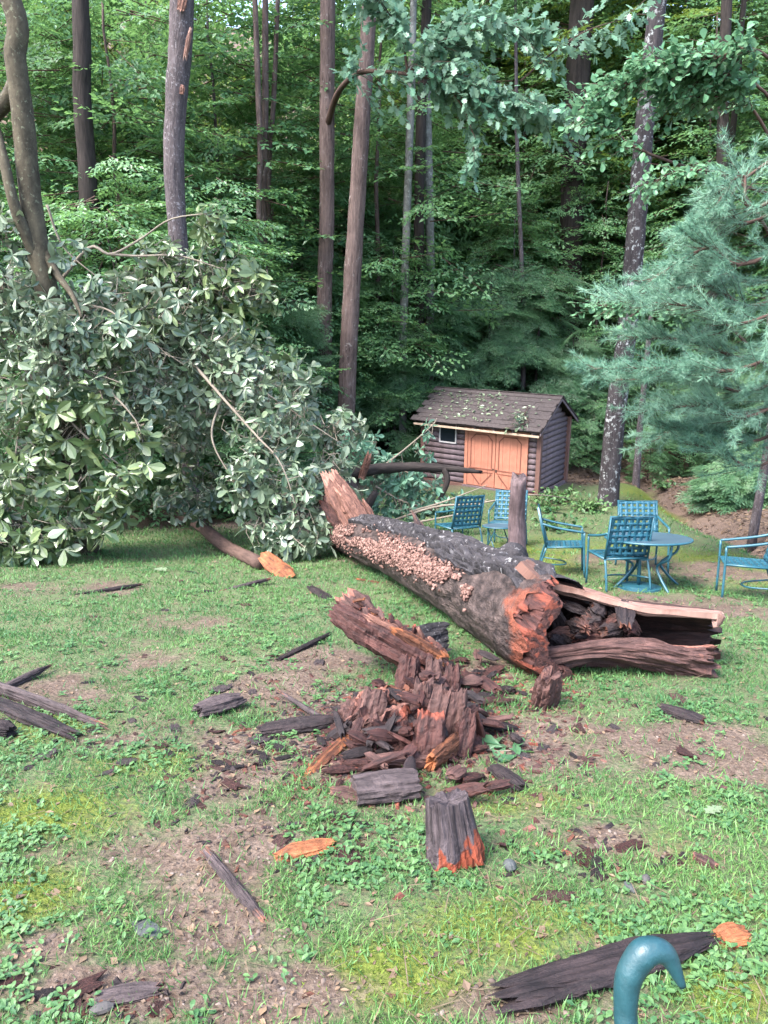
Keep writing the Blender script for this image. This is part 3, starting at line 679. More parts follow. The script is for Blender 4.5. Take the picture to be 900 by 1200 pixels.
tree('sapling_tree', 'thin bare sapling stem close beside the lichen-spotted trunk', [(756, 440), (750, 500), (745, 568)], (7, 9), float(P(745, 570)[1]), 'bark_grey', None, 1, 2.5, seed=13, sides=8)
tree('far_trunk_tree', 'dark trunk seen beyond the top of the blue-green pine boughs', [(852, 0), (848, 110), (843, 240)], (13, 15), 23.5, 'bark_dark', 'tallb', .6, 8, seed=14, sides=10)
tree('leaning_far_tree', 'slim dark trunk leaning right, far off beyond the pine boughs', [(872, 0), (866, 60), (860, 140)], (7, 8), 24.0, 'bark_dark', 'tallb', .5, 8, seed=15, sides=8)
tree('edge_far_tree', 'narrow grey trunk far back at the top of the hill beyond the pine', [(892, 0), (894, 120), (898, 260)], (8, 9), 40.0, 'bark_grey', 'tallb', .5, 8, seed=16, sides=8)
tree('shaded_tree', 'blackish trunk in deep shade between the curved trunk and the scarred trunk', [(95, 20), (96, 110), (102, 190), (107, 280)], (20, 22), 18.0, 'bark_dark', 'tall', .5, 7, seed=17, sides=14)
for q, (a, b, wq, tx) in enumerate([(302, 305, 7, 'left-hand'), (311, 310, 8, 'middle'), (322, 316, 6, 'right-hand')]):
    tree('pole_tree', 'thin pale pole-like trunk, %s of three standing close together in the woods' % tx, [(a, 90), (b, 180), (b-1, 270)], (wq, wq), 20.6+.3*q, 'bark_brown', 'under_a', .5, 6, seed=20+q, sides=8)
tree('thin_grey_tree', 'thin grey stem rising from the hemlocks behind the shed', [(606, 170), (610, 280), (614, 400)], (5, 6), 24.5, 'bark_grey', 'under_a', .4, 4, seed=25, sides=8)
tree('curved_tree', 'thick curved mossy brown trunk with a side stem rising out of the fallen leaves', [(4, -20), (18, 70), (28, 150), (36, 235), (48, 310), (66, 400)], (23, 28), 11.0, 'bark_mossy', 'under_b', .5, 3.5, seed=18, sides=20, lean_top=(-.45, 0, 1),
     branches=[(((20, 100, 0), (8, 118, .1), (-20, 150, .2)), (.12, .09)), (((50, 320, 0), (20, 250, -.2), (5, 190, -.2), (-10, 130, 0)), (.09, .06)), (((50, 290, 0), (66, 320, -.1), (84, 345, -.3), (96, 372, -.5)), (.07, .02))])

# leafy boughs hung on named trees: lobed or round leaves, near enough to see singly
LOBED = lobed_leaf(); BIG = big_leaf(); ROUND = big_leaf(.75, .1, .05)
def bough(parent, base, path, ntw, tmpl, lsz, mat, twl=.5, per=9, droop=.3, seed=0, limbmat='branch_bark', r0=.03, start=.25, flatn=.5):
    """A limb with twigs and leaves, all in the parent's space."""
    r = np.random.default_rng(seed); sp = smoothpath(np.array(path)-base, 16)
    lm = MB(); add_tube(lm, sp, np.linspace(r0, .006, 16), sides=7, rough=.08, seed=seed)
    P_, A_, N_, Z_ = [], [], [], []
    for q in range(ntw):
        t = start+(1-start)*r.random(); i = int(t*15); b = sp[i]; fwd = unit(sp[min(15, i+1)]-sp[max(0, i-1)])
        sd = unit(np.cross(fwd, [0, 0, 1]))*(1 if r.random() < .5 else -1)
        d = unit(fwd*.7+sd*r.random()*1.0+np.array([0, 0, 1])*r.normal(0, .35)); ln = twl*(.5+.8*r.random())
        tp = np.array([b, b+d*ln*.5, b+d*ln-np.array([0, 0, droop*ln*.5])]); add_tube(lm, tp, [.007, .005, .002], sides=4, cap=False)
        for j in range(per):
            f = .25+.75*j/(per-1); p = tp[0]*(1-f)**2+2*tp[1]*f*(1-f)+tp[2]*f*f if False else b+d*ln*f-np.array([0, 0, droop*ln*.5*f*f])
            a = unit(d*.6+r.normal(0, .7, 3)+np.array([0, 0, -droop])); P_.append(p); A_.append(a); N_.append(np.array([r.normal(0, flatn), r.normal(0, flatn), 1])); Z_.append(lsz*(.6+.7*r.random()))
    mb = MB(); instance(tmpl[0], tmpl[1], np.array(P_), np.array(A_), np.array(N_), np.array(Z_), mb)
    lo = lm.build('bough', limbmat, parent, True); mb.build('foliage', mat, lo, kind='stuff')
    return lo
# arching limb from the left of the pair, carrying grey-green oak-like leaves toward the right
YB = 16.5
b4 = np.array(t4.location); q_ = lambda x, y, Y=YB: Q(x, y, Y)
bough(t4, b4, [Q(383, 150, 21.0), Q(392, 118, 20.2), Q(404, 98, 18.6), Q(425, 84, 17.2), Q(470, 86), Q(520, 96), Q(560, 110)], 34, LOBED, .19, 'leaf_oak', .9, 12, .5, seed=31, r0=.09, start=.45)
bough(t4, b4, [Q(490, 88), Q(540, 100), Q(600, 118), Q(660, 140)], 90, LOBED, .19, 'leaf_oak', .75, 12, .55, seed=32, r0=.04, start=.05)
bough(t4, b4, [Q(480, 86), Q(510, 50), Q(560, 28), Q(630, 40)], 100, LOBED, .19, 'leaf_oak', .9, 12, .35, seed=33, r0=.04, start=.0)
bough(t4, b4, [Q(520, 95), Q(545, 130), Q(555, 165), Q(550, 190)], 18, LOBED, .18, 'leaf_oak', .5, 10, .6, seed=34, r0=.02, start=.4)
bough(t4, b4, [Q(478, 86), Q(470, 40), Q(455, 15), Q(420, -10)], 55, LOBED, .19, 'leaf_oak', .8, 11, .35, seed=35, r0=.03, start=.1)
bough(t4, b4, [Q(610, 95), Q(650, 60), Q(690, 35), Q(740, 20)], 20, LOBED, .18, 'leaf_oak', .8, 11, .35, seed=36, r0=.02, start=.1)
# broad-leaved bush-like growth in the middle left
sm = empty('spicebush', on(-6.6, 19.0, -.05), label='low spreading bush with bright blue-green leaves behind the curved trunk', cat='bush')
bs = np.array(sm.location)
for q in range(9):
    a = q*.7; d = np.array([math.cos(a), math.sin(a)*.6, 0])
    bough(sm, bs, [bs, bs+d*.5+[0, 0, 1.6], bs+d*1.5+[0, 0, 2.9+.4*math.sin(q*2)], bs+d*2.4+[0, 0, 2.9+.3*math.cos(q)]], 34, BIG, .20, 'leaf_maple', .8, 9, .3, seed=50+q, r0=.035, start=.35)
# young maple whose stem stands just outside the frame
mp = empty('maple_tree', on(6.9, 13.2, -.1), label='young maple reaching flat tiers of pale round leaves across the lichen-spotted trunk', cat='tree')
bm = np.array(mp.location)
mb = MB(); add_tube(mb, smoothpath([[0, 0, 0], [.05, 0, 3], [-.05, .1, 6], [.1, .2, 9.2]], 16), np.linspace(.09, .02, 16), sides=10, rough=.05); mb.build('trunk', 'bark_grey', mp, True)
at = lambda z: bm+np.array([0, .05, z])
for q, (z, pts, nt_, sz) in enumerate([(3.4, [(840, 372), (770, 362), (690, 358)], 60, .11), (7.0, [(880, 95), (790, 92), (700, 105)], 150, .115), (7.6, [(890, 60), (830, 70), (760, 75)], 110, .115), (6.3, [(880, 125), (840, 112), (790, 120)], 60, .115), (6.2, [(760, 180), (720, 150), (690, 130)], 44, .115), (5.2, [(860, 215), (800, 200), (760, 215)], 34, .115)]):
    bough(mp, bm, [at(z)]+[Q(a, b, 12.6-.3*(q % 3)) for a, b in pts], nt_, ROUND, sz, 'leaf_maple', .55, 9, .25, seed=70+q, r0=.03, start=.35, flatn=.35)

# white pine at the right: boughs of needle tufts
pine = empty('white_pine', on(7.9, 10.6, -.1), label='soft blue-green white pine sweeping long needled boughs in over the lawn', cat='tree')
bp_ = np.array(pine.location)
mb = MB(); add_tube(mb, smoothpath([[0, 0, 0], [0, 0, 4], [.1, 0, 8], [.1, .1, 13]], 18), np.linspace(.2, .05, 18), sides=14, rough=.06); mb.build('trunk', 'bark_grey', pine, True)
def pine_bough(path, ntw, seed, twl=.7):
    r = np.random.default_rng(seed); sp = smoothpath(np.array(path)-bp_, 20); lm = MB(); nd = MB()
    add_tube(lm, sp, np.linspace(.035, .006, 20), sides=6, rough=.06)
    P_, A_ = [], []
    for q in range(ntw):
        t = .12+.88*(q+r.random())/ntw; i = min(18, int(t*19)); b = sp[i]+(sp[i+1]-sp[i])*r.random(); fwd = unit(sp[i+1]-sp[i])
        sd = unit(np.cross(fwd, [0, 0, 1]))*(1 if q % 2 else -1); ln = twl*(.45+.75*r.random())*(1.15-.6*t)
        d = unit(fwd*.8+sd*(.3+.7*r.random())+np.array([0, 0, r.normal(.05, .22)]))
        e = b+d*ln+np.array([0, 0, .04-.10*ln*r.random()])
        add_tube(lm, np.array([b, (b+e)/2+[0, 0, -.03], e]), [.006, .004, .002], sides=4, cap=False)
        nf = max(4, int(ln/.042))
        for j in range(nf):
            f = .2+.8*(j+.5)/nf; p = b+(e-b)*f
            for z in range(9):
                P_.append(p+r.normal(0, .008, 3)); A_.append(d*.75+r.normal(0, .55, 3)+np.array([0, 0, .05]))
        for z in range(34): P_.append(e); A_.append(d*.7+r.normal(0, .55, 3))
    P_, A_ = np.array(P_), np.array(A_); N = len(P_)
    instance(NEED[0], NEED[1], P_, A_, rdir(N), .085+.06*r.random(N), nd, tone=np.clip(r.random(N)*.6+.2, 0, 1), wscale=.75)
    lo = lm.build('bough', 'branch_bark', pine, True); nd.build('needles', 'needle_pine', lo, kind='stuff')
for q, (z, pts, Yp, n) in enumerate([(7.2, [(900, 190), (850, 240)], 10.3, 30), (6.6, [(905, 250), (850, 250), (800, 275)], 10.0, 60), (6.2, [(900, 300), (830, 290), (760, 330)], 9.7, 70), (5.6, [(910, 350), (830, 335), (740, 345)], 10.3, 80),
        (5.2, [(900, 370), (820, 360), (715, 350)], 9.6, 80), (4.8, [(900, 410), (820, 400), (740, 395)], 10.4, 80), (4.6, [(900, 420), (810, 430), (690, 432)], 9.5, 95), (4.2, [(905, 450), (820, 445), (725, 445)], 10.2, 90),
        (3.9, [(900, 480), (830, 475), (760, 480)], 9.8, 80), (3.4, [(905, 510), (840, 505), (775, 500)], 10.4, 75), (3.0, [(905, 540), (850, 530), (810, 520)], 10.0, 50), (3.6, [(890, 480), (820, 490), (760, 520)], 11.2, 60), (7.8, [(910, 230), (870, 205), (840, 240)], 9.6, 40),(4.4, [(890, 330), (840, 310), (800, 320)], 10.8, 60)]):
    pine_bough([bp_+np.array([0, 0, z])]+[Q(a, b, Yp) for a, b in pts], n, 100+q)
# dark evergreen shrub low under the pine
for (px, py, sc, lb) in ((860, 590, .9, 'dark low evergreen bush at the foot of the bank under the pine'), (900, 585, 1.1, 'dark rounded evergreen bush behind the leaf-strewn bank')):
    g = P(px, py); e = empty('evergreen_bush', g, label=lb, cat='bush'); mbx, tmb = MB(), MB()
    for q in range(60):
        az = rng.random()*6.28; put_spray(mbx, tmb, 'hem', np.array([math.cos(az)*.5*rng.random(), math.sin(az)*.5*rng.random(), .15+.9*rng.random()*sc]), az, R(8), .6*sc, 1.0)
    mbx.build('crown', 'leaf_hemlock', e, kind='stuff'); tmb.build('limb', 'branch_bark', e)

# ================================================================== FALLEN TREE
Ag = P(412, 652); Bg = P(668, 795); RL = .345
fl = empty('fallen_log', (Ag+Bg)/2, label='huge hollow fallen trunk with black bark and a torn-open end lying on the lawn', cat='log')
fb = np.array(fl.location)
def sheet(mb, cur, nu=40, nv=12, thick=.06, rough=.012, seed=0, jagend=.0, tone_edge=.0, tones=None):
    """A curved slab through v-ordered curves (lists of points), with thickness away from the camera side."""
    cs = np.array([smoothpath(c, nu) for c in cur]); G = np.stack([smoothpath(cs[:, i], nv) for i in range(nu)], 0)     # nu x nv x 3
    du = np.gradient(G, axis=0); dv = np.gradient(G, axis=1); nn = unit(np.cross(du, dv))
    if np.mean(nn[..., 1]) > 0: nn = -nn
    U, Vv = np.meshgrid(np.linspace(0, 1, nu), np.linspace(0, 1, nv), indexing='ij')
    g = np.stack([U*1.6, Vv*.6, 0*U], -1)
    dsp = (fbm(np.stack([U*3+seed, Vv*9, 0*U+seed], -1), 4, seed)-.5)*2*rough
    F0 = G+nn*dsp[..., None]; K0 = G-nn*(thick+(fbm(np.stack([U*6, Vv*6, 0*U+3+seed], -1), 3, seed)-.5)*thick*.5)[..., None]
    if jagend:
        j = (fbm(np.stack([Vv[-1]*22, 0*Vv[-1]+seed, 0*Vv[-1]], -1), 4, seed+8)-.5)*2*jagend
        for A in (F0, K0):
            d = unit(A[-1]-A[-2]); [A.__setitem__(-m_, A[-m_]+d*j[:, None]*(1-(m_-1)/8)) for m_ in range(1, 9)]
    tn = np.zeros((nu, nv)) if tones is None else tones(U, Vv)
    V = np.concatenate([F0.reshape(-1, 3), K0.reshape(-1, 3)]); n = nu*nv
    a = (np.arange(nu-1)[:, None]*nv+np.arange(nv-1)[None]).reshape(-1)
    f1 = np.stack([a, a+1, a+nv+1, a+nv], -1); f2 = f1[:, ::-1]+n
    def edge(idx): idx = np.array(idx); return np.stack([idx[:-1], idx[1:], idx[1:]+n, idx[:-1]+n], -1)
    e = np.concatenate([edge(np.arange(nu)*nv), edge(np.arange(nu)*nv+nv-1), edge(np.arange(nv)), edge((nu-1)*nv+np.arange(nv))])
    mb.add(V, np.concatenate([f1, f2, e]), np.concatenate([tn.ravel(), tn.ravel()*.6]), np.concatenate([g.reshape(-1, 3)]*2))
    return mb
# trunk: outer wood, open torn end, hollow inside
tv = unit(Bg-Ag); A3 = Ag-tv*.55+[0, 0, RL*.92]; B3 = Bg+[0, 0, RL*.90]
axis = smoothpath([A3, A3*.66+B3*.34+[.07, 0, .05], A3*.33+B3*.67+[.02, 0, .06], B3], 60)
Tt, Tu, Tv = frames(axis); NS = 56; th = np.linspace(0, 2*math.pi, NS, endpoint=False); Ls = np.linspace(0, 1, 60)
LL = float(np.linalg.norm(B3-A3))
def logpt(s, a, r):                       # s 0..1 along, a angle (0 up, +90 deg toward the camera), r radius
    i = np.clip(np.asarray(s, float)*59, 0, 58.999); k_ = i.astype(int); f = (i-k_)[..., None]
    c = axis[k_]*(1-f)+axis[k_+1]*f
    return c+(Tu[k_]*np.cos(a)[..., None]+Tv[k_]*np.sin(a)[..., None])*np.asarray(r)[..., None]
def lograd(s, a):
    s = np.asarray(s, float); a = np.asarray(a, float)
    r = RL*(.88+.20*s+.10*np.exp(-((s-.93)/.08)**2)+.10*np.exp(-((s-.62)/.16)**2)*np.clip(np.cos(a-.2), 0, 1))
    g = np.stack([s*LL*1.1, np.cos(a)*1.1, np.sin(a)*1.1], -1)
    r = r*(1+.26*(fbm(g*1.2, 3, 61)-.5)+.10*(fbm(np.stack([s*LL*2.2, np.cos(a)*3.5, np.sin(a)*3.5], -1), 5, 62)-.5)-.05*np.abs(fbm(np.stack([s*LL*1.5, np.cos(a)*7, np.sin(a)*7], -1), 3, 68)-.5)*2)
    return r
def log_end(a):                           # how far the torn end reaches, along s
    bk = sstep(-.05, .35, -np.sin(a))
    return .965-.05*bk+.02*np.sin(a-.5)+.11*(fbm(np.stack([np.cos(a)*2.2, np.sin(a)*2.2, 0*a], -1), 5, 63)-.5)
NL = 170; NS = 112; th = np.linspace(0, 2*math.pi, NS, endpoint=False)
SS, AA = np.meshgrid(np.linspace(0, 1, NL), th, indexing='ij'); SE = SS*log_end(AA)
Vo = logpt(SE, AA, lograd(SE, AA)); mb = MB()
gl = np.stack([SE*LL, np.cos(AA)*RL, np.sin(AA)*RL], -1)
tn = np.clip((SS-.945)/.05+.9*(fbm(np.stack([SE*12, np.cos(AA)*3, np.sin(AA)*3], -1), 4, 69)-.5), 0, 1)*np.clip((SS-.90)/.05, 0, 1)*np.clip(np.sin(AA)*1.2+.2, 0, 1)*.7
a = np.arange(NL-1)[:, None]*NS; kk = np.arange(NS)[None]; k2 = (kk+1) % NS
Fq = np.stack([a+kk, a+k2, a+NS+k2, a+NS+kk], -1).reshape(-1, 4)
c0 = len(Vo.reshape(-1, 3)); kf = np.arange(NS); kf2 = (kf+1) % NS
mb.add(np.concatenate([Vo.reshape(-1, 3), [axis[0]]])-fb, [Fq, np.stack([kf2, kf, 0*kf+c0], -1)], np.concatenate([tn.ravel(), [.3]]), np.concatenate([gl.reshape(-1, 3), [[0, 0, 0]]]))
mb.build('trunk', 'log_wood', fl, True)
# the torn red rim and the dark hollow
NR = 22; e_ = log_end(th); fr = np.linspace(1.0, .52, NR)
FR, AR = np.meshgrid(fr, th, indexing='ij'); xr, yr_ = FR*np.cos(AR), FR*np.sin(AR)
fib = fbm(np.stack([xr*9, yr_*9, 0*xr], -1), 4, 65)-.5; fib2 = fbm(np.stack([xr*24, yr_*24, 0*xr+4], -1), 2, 66)-.5; big_ = fbm(np.stack([xr*3, yr_*3, 0*xr+8], -1), 2, 67)-.5
hump = np.sin(np.clip((1-FR)/.48, 0, 1)*math.pi*.8)
depth_ = (.11*hump*np.clip(np.sin(AR)+.3, 0, 1)-.10*sstep(.62, .52, FR)+.11*fib+.05*fib2+.10*big_)*sstep(1.0, .95, FR)
rv = logpt(e_[None]+depth_*.62, AR, lograd(e_[None]+0*AR, AR)*FR)
a = np.arange(NR-1)[:, None]*NS; Fr = np.stack([a+kk, a+k2, a+NS+k2, a+NS+kk], -1).reshape(-1, 4)
rg = np.stack([depth_*3, xr*RL, yr_*RL], -1)
rt_ = np.clip(.85*np.exp(-((np.mod(AR+math.pi, 2*math.pi)-math.pi-R(72))/R(48))**2)-.9*(1-FR)/.48+fib*3.2, 0, 1)
keepF = np.sin(th) > -.25; Fr = Fr[np.tile(keepF, NR-1)]
MB().add(rv.reshape(-1, 3)-fb, Fr, rt_.ravel(), rg.reshape(-1, 3)).build('torn_rim', 'rot_red', fl)
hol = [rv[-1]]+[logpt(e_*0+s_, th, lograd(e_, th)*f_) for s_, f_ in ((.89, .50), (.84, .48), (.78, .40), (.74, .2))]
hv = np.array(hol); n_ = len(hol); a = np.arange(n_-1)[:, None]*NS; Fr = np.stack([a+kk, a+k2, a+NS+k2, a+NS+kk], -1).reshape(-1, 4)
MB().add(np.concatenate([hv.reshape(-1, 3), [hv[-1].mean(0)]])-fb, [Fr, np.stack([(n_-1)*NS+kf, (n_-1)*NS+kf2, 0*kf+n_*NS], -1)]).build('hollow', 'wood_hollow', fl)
# bark still on the top: blocky plates, ragged edge
na, ns_ = 96, 400
s1 = np.linspace(.08, .945, ns_); a1 = np.linspace(R(-72), R(62), na); SS, AA = np.meshgrid(s1, a1, indexing='ij')
edge_n = (fbm(np.stack([SS*9, 0*SS+2, 0*SS], -1), 4, 71)-.5)
lim = R(42)+edge_n*R(46)-sstep(.15, .0, SS)*R(30); AA2 = R(-72)+(AA-R(-72))/(R(62)-R(-72))*(lim-R(-72))
q3 = np.stack([SS*LL*4.2, AA2*RL*24, 0*SS], -1)
warp = fbm(q3*.5, 2, 75)[..., None]*1.5
f_ = np.abs(fbm(q3+warp, 2, 72)-.5)*4; blk = np.clip(f_, 0, 1)
hgt = .004+.045*np.clip(blk*1.5, 0, 1)**.7+.016*(fbm(q3*2.3, 2, 73)-.5)
endf = sstep(0, .03, (AA-R(-72)))*sstep(0, .08, R(62)-AA)*sstep(0, .02, SS-.08)*sstep(0, .02, .945-SS-.06*sstep(.0, .5, -np.sin(AA))*sstep(.8, .9, SS))
hgt = hgt*endf-.02*(1-endf)
Vb = logpt(SS, AA2, lograd(SS, AA2)+hgt)
a = (np.arange(ns_-1)[:, None]*na+np.arange(na-1)[None]).reshape(-1); Fb = np.stack([a, a+1, a+na+1, a+na], -1)
MB().add(Vb.reshape(-1, 3)-fb, Fb, 0, np.stack([SS*LL, np.cos(AA2)*RL, np.sin(AA2)*RL], -1).reshape(-1, 3)).build('bark', 'bark_log', fl, False, label='black furrowed bark along the top of the trunk')
# shelf fungus band
N = 6500; s_ = .06+.78*rng.random(N); cen = R(68)+R(5)*np.sin(s_*5+.5)-R(2)*s_; a_ = cen+rng.normal(0, R(13), N)*(1.1-.5*s_)
keep = fbm(np.stack([s_*10, a_*3, 0*s_], -1), 3, 81) > .35+.07*sstep(.35, .85, s_); s_, a_ = s_[keep], a_[keep]; N = len(s_)
pos = logpt(s_, a_, lograd(s_, a_)+.012+.02*rng.random(N)); nor = unit(pos-logpt(s_, a_, lograd(s_, a_)*.2))
capV = np.array([1, .72, .55])*np.array([[0, 0, .35]]+[[.5*math.cos(t)*(1+.15*(i % 2)), .5*math.sin(t), .12 if i % 2 else .0] for i, t in enumerate(np.linspace(0, 2*math.pi, 7, endpoint=False))]+[[.42*math.cos(t), .42*math.sin(t), -.5] for t in np.linspace(0, 2*math.pi, 7, endpoint=False)])
capF = np.array([[0, 1+i, 1+(i+1) % 7] for i in range(7)]+[[1+i, 8+i, 8+(i+1) % 7] for i in range(7)]+[[1+i, 8+(i+1) % 7, 1+(i+1) % 7] for i in range(7)])
mb = MB(); instance(capV, capF, pos-fb, rdir(N), unit(nor+rdir(N)*.8), .018+.036*rng.random(N)**1.7, mb); mb.build('shelf_fungus', 'fungus', fl, True, kind='stuff', label='dense crust of small pinkish tan fungus along the trunk side')
# split shell of the butt: upper wall with a pale torn edge, lower wall in front
yB = float(Bg[1]); q = lambda x, y, d: Q(x, y, yB+d)
tones = lambda U, Vv: np.clip(.15-.5*Vv+.4*(U-.7), 0, 1)
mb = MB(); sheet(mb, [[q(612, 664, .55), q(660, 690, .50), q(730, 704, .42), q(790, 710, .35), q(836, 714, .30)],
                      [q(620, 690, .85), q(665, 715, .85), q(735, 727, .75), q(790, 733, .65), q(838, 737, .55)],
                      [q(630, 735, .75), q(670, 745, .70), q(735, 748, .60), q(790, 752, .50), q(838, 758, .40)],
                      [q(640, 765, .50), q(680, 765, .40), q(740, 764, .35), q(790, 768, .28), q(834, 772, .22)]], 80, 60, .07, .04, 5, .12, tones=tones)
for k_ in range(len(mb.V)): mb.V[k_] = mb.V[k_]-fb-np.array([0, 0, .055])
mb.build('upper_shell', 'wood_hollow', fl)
mb = MB(); nz = lambda sd_: np.stack([0*np.arange(50.), (fbm(np.stack([np.arange(50)*.35, 0*np.arange(50.), 0*np.arange(50.)+sd_], -1), 3, 91)-.5)*.16, (fbm(np.stack([np.arange(50)*.3, 0*np.arange(50.)+5, 0*np.arange(50.)+sd_], -1), 3, 92)-.5)*.05-.075], -1)
e1 = smoothpath([q(606, 656, .42), q(640, 680, .40), q(690, 697, .36), q(760, 708, .30), q(838, 715, .22)], 50)+nz(1); e2 = smoothpath([q(616, 652, .78), q(650, 675, .75), q(700, 691, .66), q(765, 702, .56), q(836, 709, .46)], 50)+nz(7)
sheet(mb, [list(e1[::7])+[e1[-1]], list((e1*.5+e2*.5+[0, 0, .01])[::7])+[(e1*.5+e2*.5)[-1]], list(e2[::7])+[e2[-1]]], 120, 24, .055, .05, 8, .05, tones=lambda U, Vv: np.clip(.15+.75*sstep(.1, .6, U), 0, 1))
for k_ in range(len(mb.V)): mb.V[k_] = mb.V[k_]-fb
mb.build('torn_edge', 'wood_pale', fl, label='pale pinkish torn edge along the split shell')
mb = MB(); sheet(mb, [[q(632, 757, .12), q(700, 752, .16), q(750, 746, .14), q(800, 757, .10), q(836, 757, .08)],
                      [q(626, 770, .02), q(700, 760, .04), q(755, 762, .02), q(800, 770, .0), q(838, 775, .0)],
                      [q(630, 784, .04), q(700, 772, .06), q(755, 780, .04), q(800, 790, .02), q(832, 796, .02)],
                      [q(640, 792, .24), q(705, 780, .24), q(755, 789, .22), q(795, 800, .18), q(820, 806, .16)]], 110, 90, .07, .07, 15, .16, tones=lambda U, Vv: np.clip(.30*(U-.55)*2+.75*np.exp(-(Vv/.05)**2)*sstep(.3, .55, U), 0, 1))
for k_ in range(len(mb.V)): mb.V[k_] = mb.V[k_]-fb
mb.build('lower_shell', 'rot_pink', fl, label='brown grooved lower wall of the split trunk with a ragged end')
# lumps of dark rot in the mouth of the hollow
for i in range(26):
    px, py = 640+95*rng.random(), 715+52*rng.random(); V, F, tq = chunk(.12+.16*rng.random(), .08+.06*rng.random(), .06+.05*rng.random(), 450+i, 12, 24, (.7, .6), .3, .3, 2.8, 0, .25, False, .25)
    o = MB().add(V, F, tq).build('rot_lump', ['rot_dark', 'rot_red', 'rot_dark', 'rot_pink'][i % 4], fl); o.location = q(px, py, .30+.22*rng.random())-fb; o.rotation_euler = (rng.normal(0, .7), rng.normal(.2, .5), rng.normal(-.3, .7))
# standing stub, knob, splinter and the big torn stub at the far end
def world_tube(name, pts, rad, mat, par, base, n=16, label=None, **kw):
    sp = smoothpath(np.array(pts)-base, n); mb = MB(); add_tube(mb, sp, np.interp(np.linspace(0, 1, n), np.linspace(0, 1, len(rad)), rad), **kw)
    return mb.build(name, mat, par, True, label=label)
ystub = float(axis[int(.70*59)][1])
world_tube('branch_stub', [Q(607, 668, ystub+.15), Q(606, 640, ystub+.2), Q(606, 600, ystub+.2), Q(608, 560, ystub+.15)], [.12, .095, .085, .075], 'wood_weathered', fl, fb, sides=16, rough=.10, ridges=.10, jag=.06, seed=4, label='pale barkless branch stub standing up from the trunk')
world_tube('knot', [Q(596, 668, ystub+.05), Q(603, 652, ystub-.02), Q(612, 645, ystub-.05)], [.20, .16, .09], 'bark_log', fl, fb, sides=18, rough=.2, rsc=9, seed=5)
ysp = float(axis[int(.40*59)][1])
for i, (dx, hh) in enumerate(((0, 28), (6, 18))):
    V, F, tq = chunk(.50-.12*i, .12-.03*i, .07, 390+i, 12, 10, (.9, .35), .25, .2, fresh=.5)
    o = MB().add(V, F, tq).build('splinter', 'wood_weathered', fl); o.location = Q(496+dx, 622+i*4, ysp+.05)-fb; o.rotation_euler = (.2, R(-112), .35)
yf = float(axis[int(.12*59)][1])
big = [((388, 560), (415, 612), .30, 1.0), ((396, 566), (430, 625), .24, .8), ((404, 580), (438, 632), .2, .7)]
def spike(p0, p1, wid, th_, mat, par, base, seed, fresh, name='torn_spike', nx=16):
    p0, p1 = np.array(p0), np.array(p1); d = p0-p1; L_ = float(np.linalg.norm(d))
    V, F, tq = chunk(L_, wid, th_, seed, nx+8, 24, (.85, .55), .20, .24, fresh=fresh, lump=.16)
    V[:, 2] -= V[:, 2].mean()
    o = MB().add(V, F, tq).build(name, mat, par); o.location = (p0+p1)/2-base
    x = unit(d); y = unit(np.cross(x, np.array([.1, -1, .35]))); z = np.cross(x, y)
    o.rotation_mode = 'QUATERNION'; o.rotation_quaternion = Matrix(np.stack([x, y, z], 1).tolist()).to_quaternion(); return o
spike(Q(386, 557, yf+.1), Q(432, 640, yf-.35), .36, .16, 'wood_torn', fl, fb, 401, .75)
spike(Q(398, 572, yf-.05), Q(440, 640, yf-.5), .22, .14, 'wood_torn', fl, fb, 402, .5)
spike(Q(424, 588, yf+.2), Q(446, 632, yf-.2), .16, .10, 'wood_torn', fl, fb, 403, .9)
spike(Q(380, 585, yf+.3), Q(425, 640, yf-.1), .30, .20, 'rot_red', fl, fb, 404, .2)

# pale torn scars on the purple-grey standing trunk
bt = [o_ for o_ in C.objects if o_.name == 'broken_trunk_tree'][0]; b2 = np.array(bt.location)
spike(Q(223, 34, 14.72), Q(217, 68, 14.72), .07, .06, 'wood_pale', bt, b2, 431, .9, 'torn_scar'); spike(Q(215, -6, 14.74), Q(212, 12, 14.74), .16, .06, 'wood_torn', bt, b2, 432, .7, 'torn_scar'); spike(Q(214, 100, 14.72), Q(213, 110, 14.72), .09, .07, 'wood_torn', bt, b2, 433, .7, 'knot')
# fallen branch with an orange torn end, in front of the leaves
c0 = P(178, 604); c1 = P(225, 620); c2 = P(262, 648); c3 = P(305, 668)
br = empty('fallen_branch', (c0+c3)/2, label='dark curved fallen branch with an orange torn end lying on the grass', cat='branch'); bb = np.array(br.location)
world_tube('limb', [c0+[-.6, .3, .22], c0+[0, 0, .16], c1+[0, 0, .20], c2+[0, 0, .14], c3+[0, 0, .10]], [.09, .095, .12, .11, .10], 'branch_bark', br, bb, 26, sides=14, rough=.12, ridges=.06, seed=7)
pe = P(328, 672); V, F, tq = chunk(.78, .25, .10, 411, 18, 14, (.75, .35), .10, .10, bend=.05, fresh=.95)
o = MB().add(V, F, np.clip(tq+.45, 0, 1)).build('torn_end', 'rot_orange', br); o.location = pe-bb+[0, 0, .02]; d = P(357, 681)-P(300, 664); o.rotation_euler = (.35, R(7), math.atan2(d[1], d[0]))

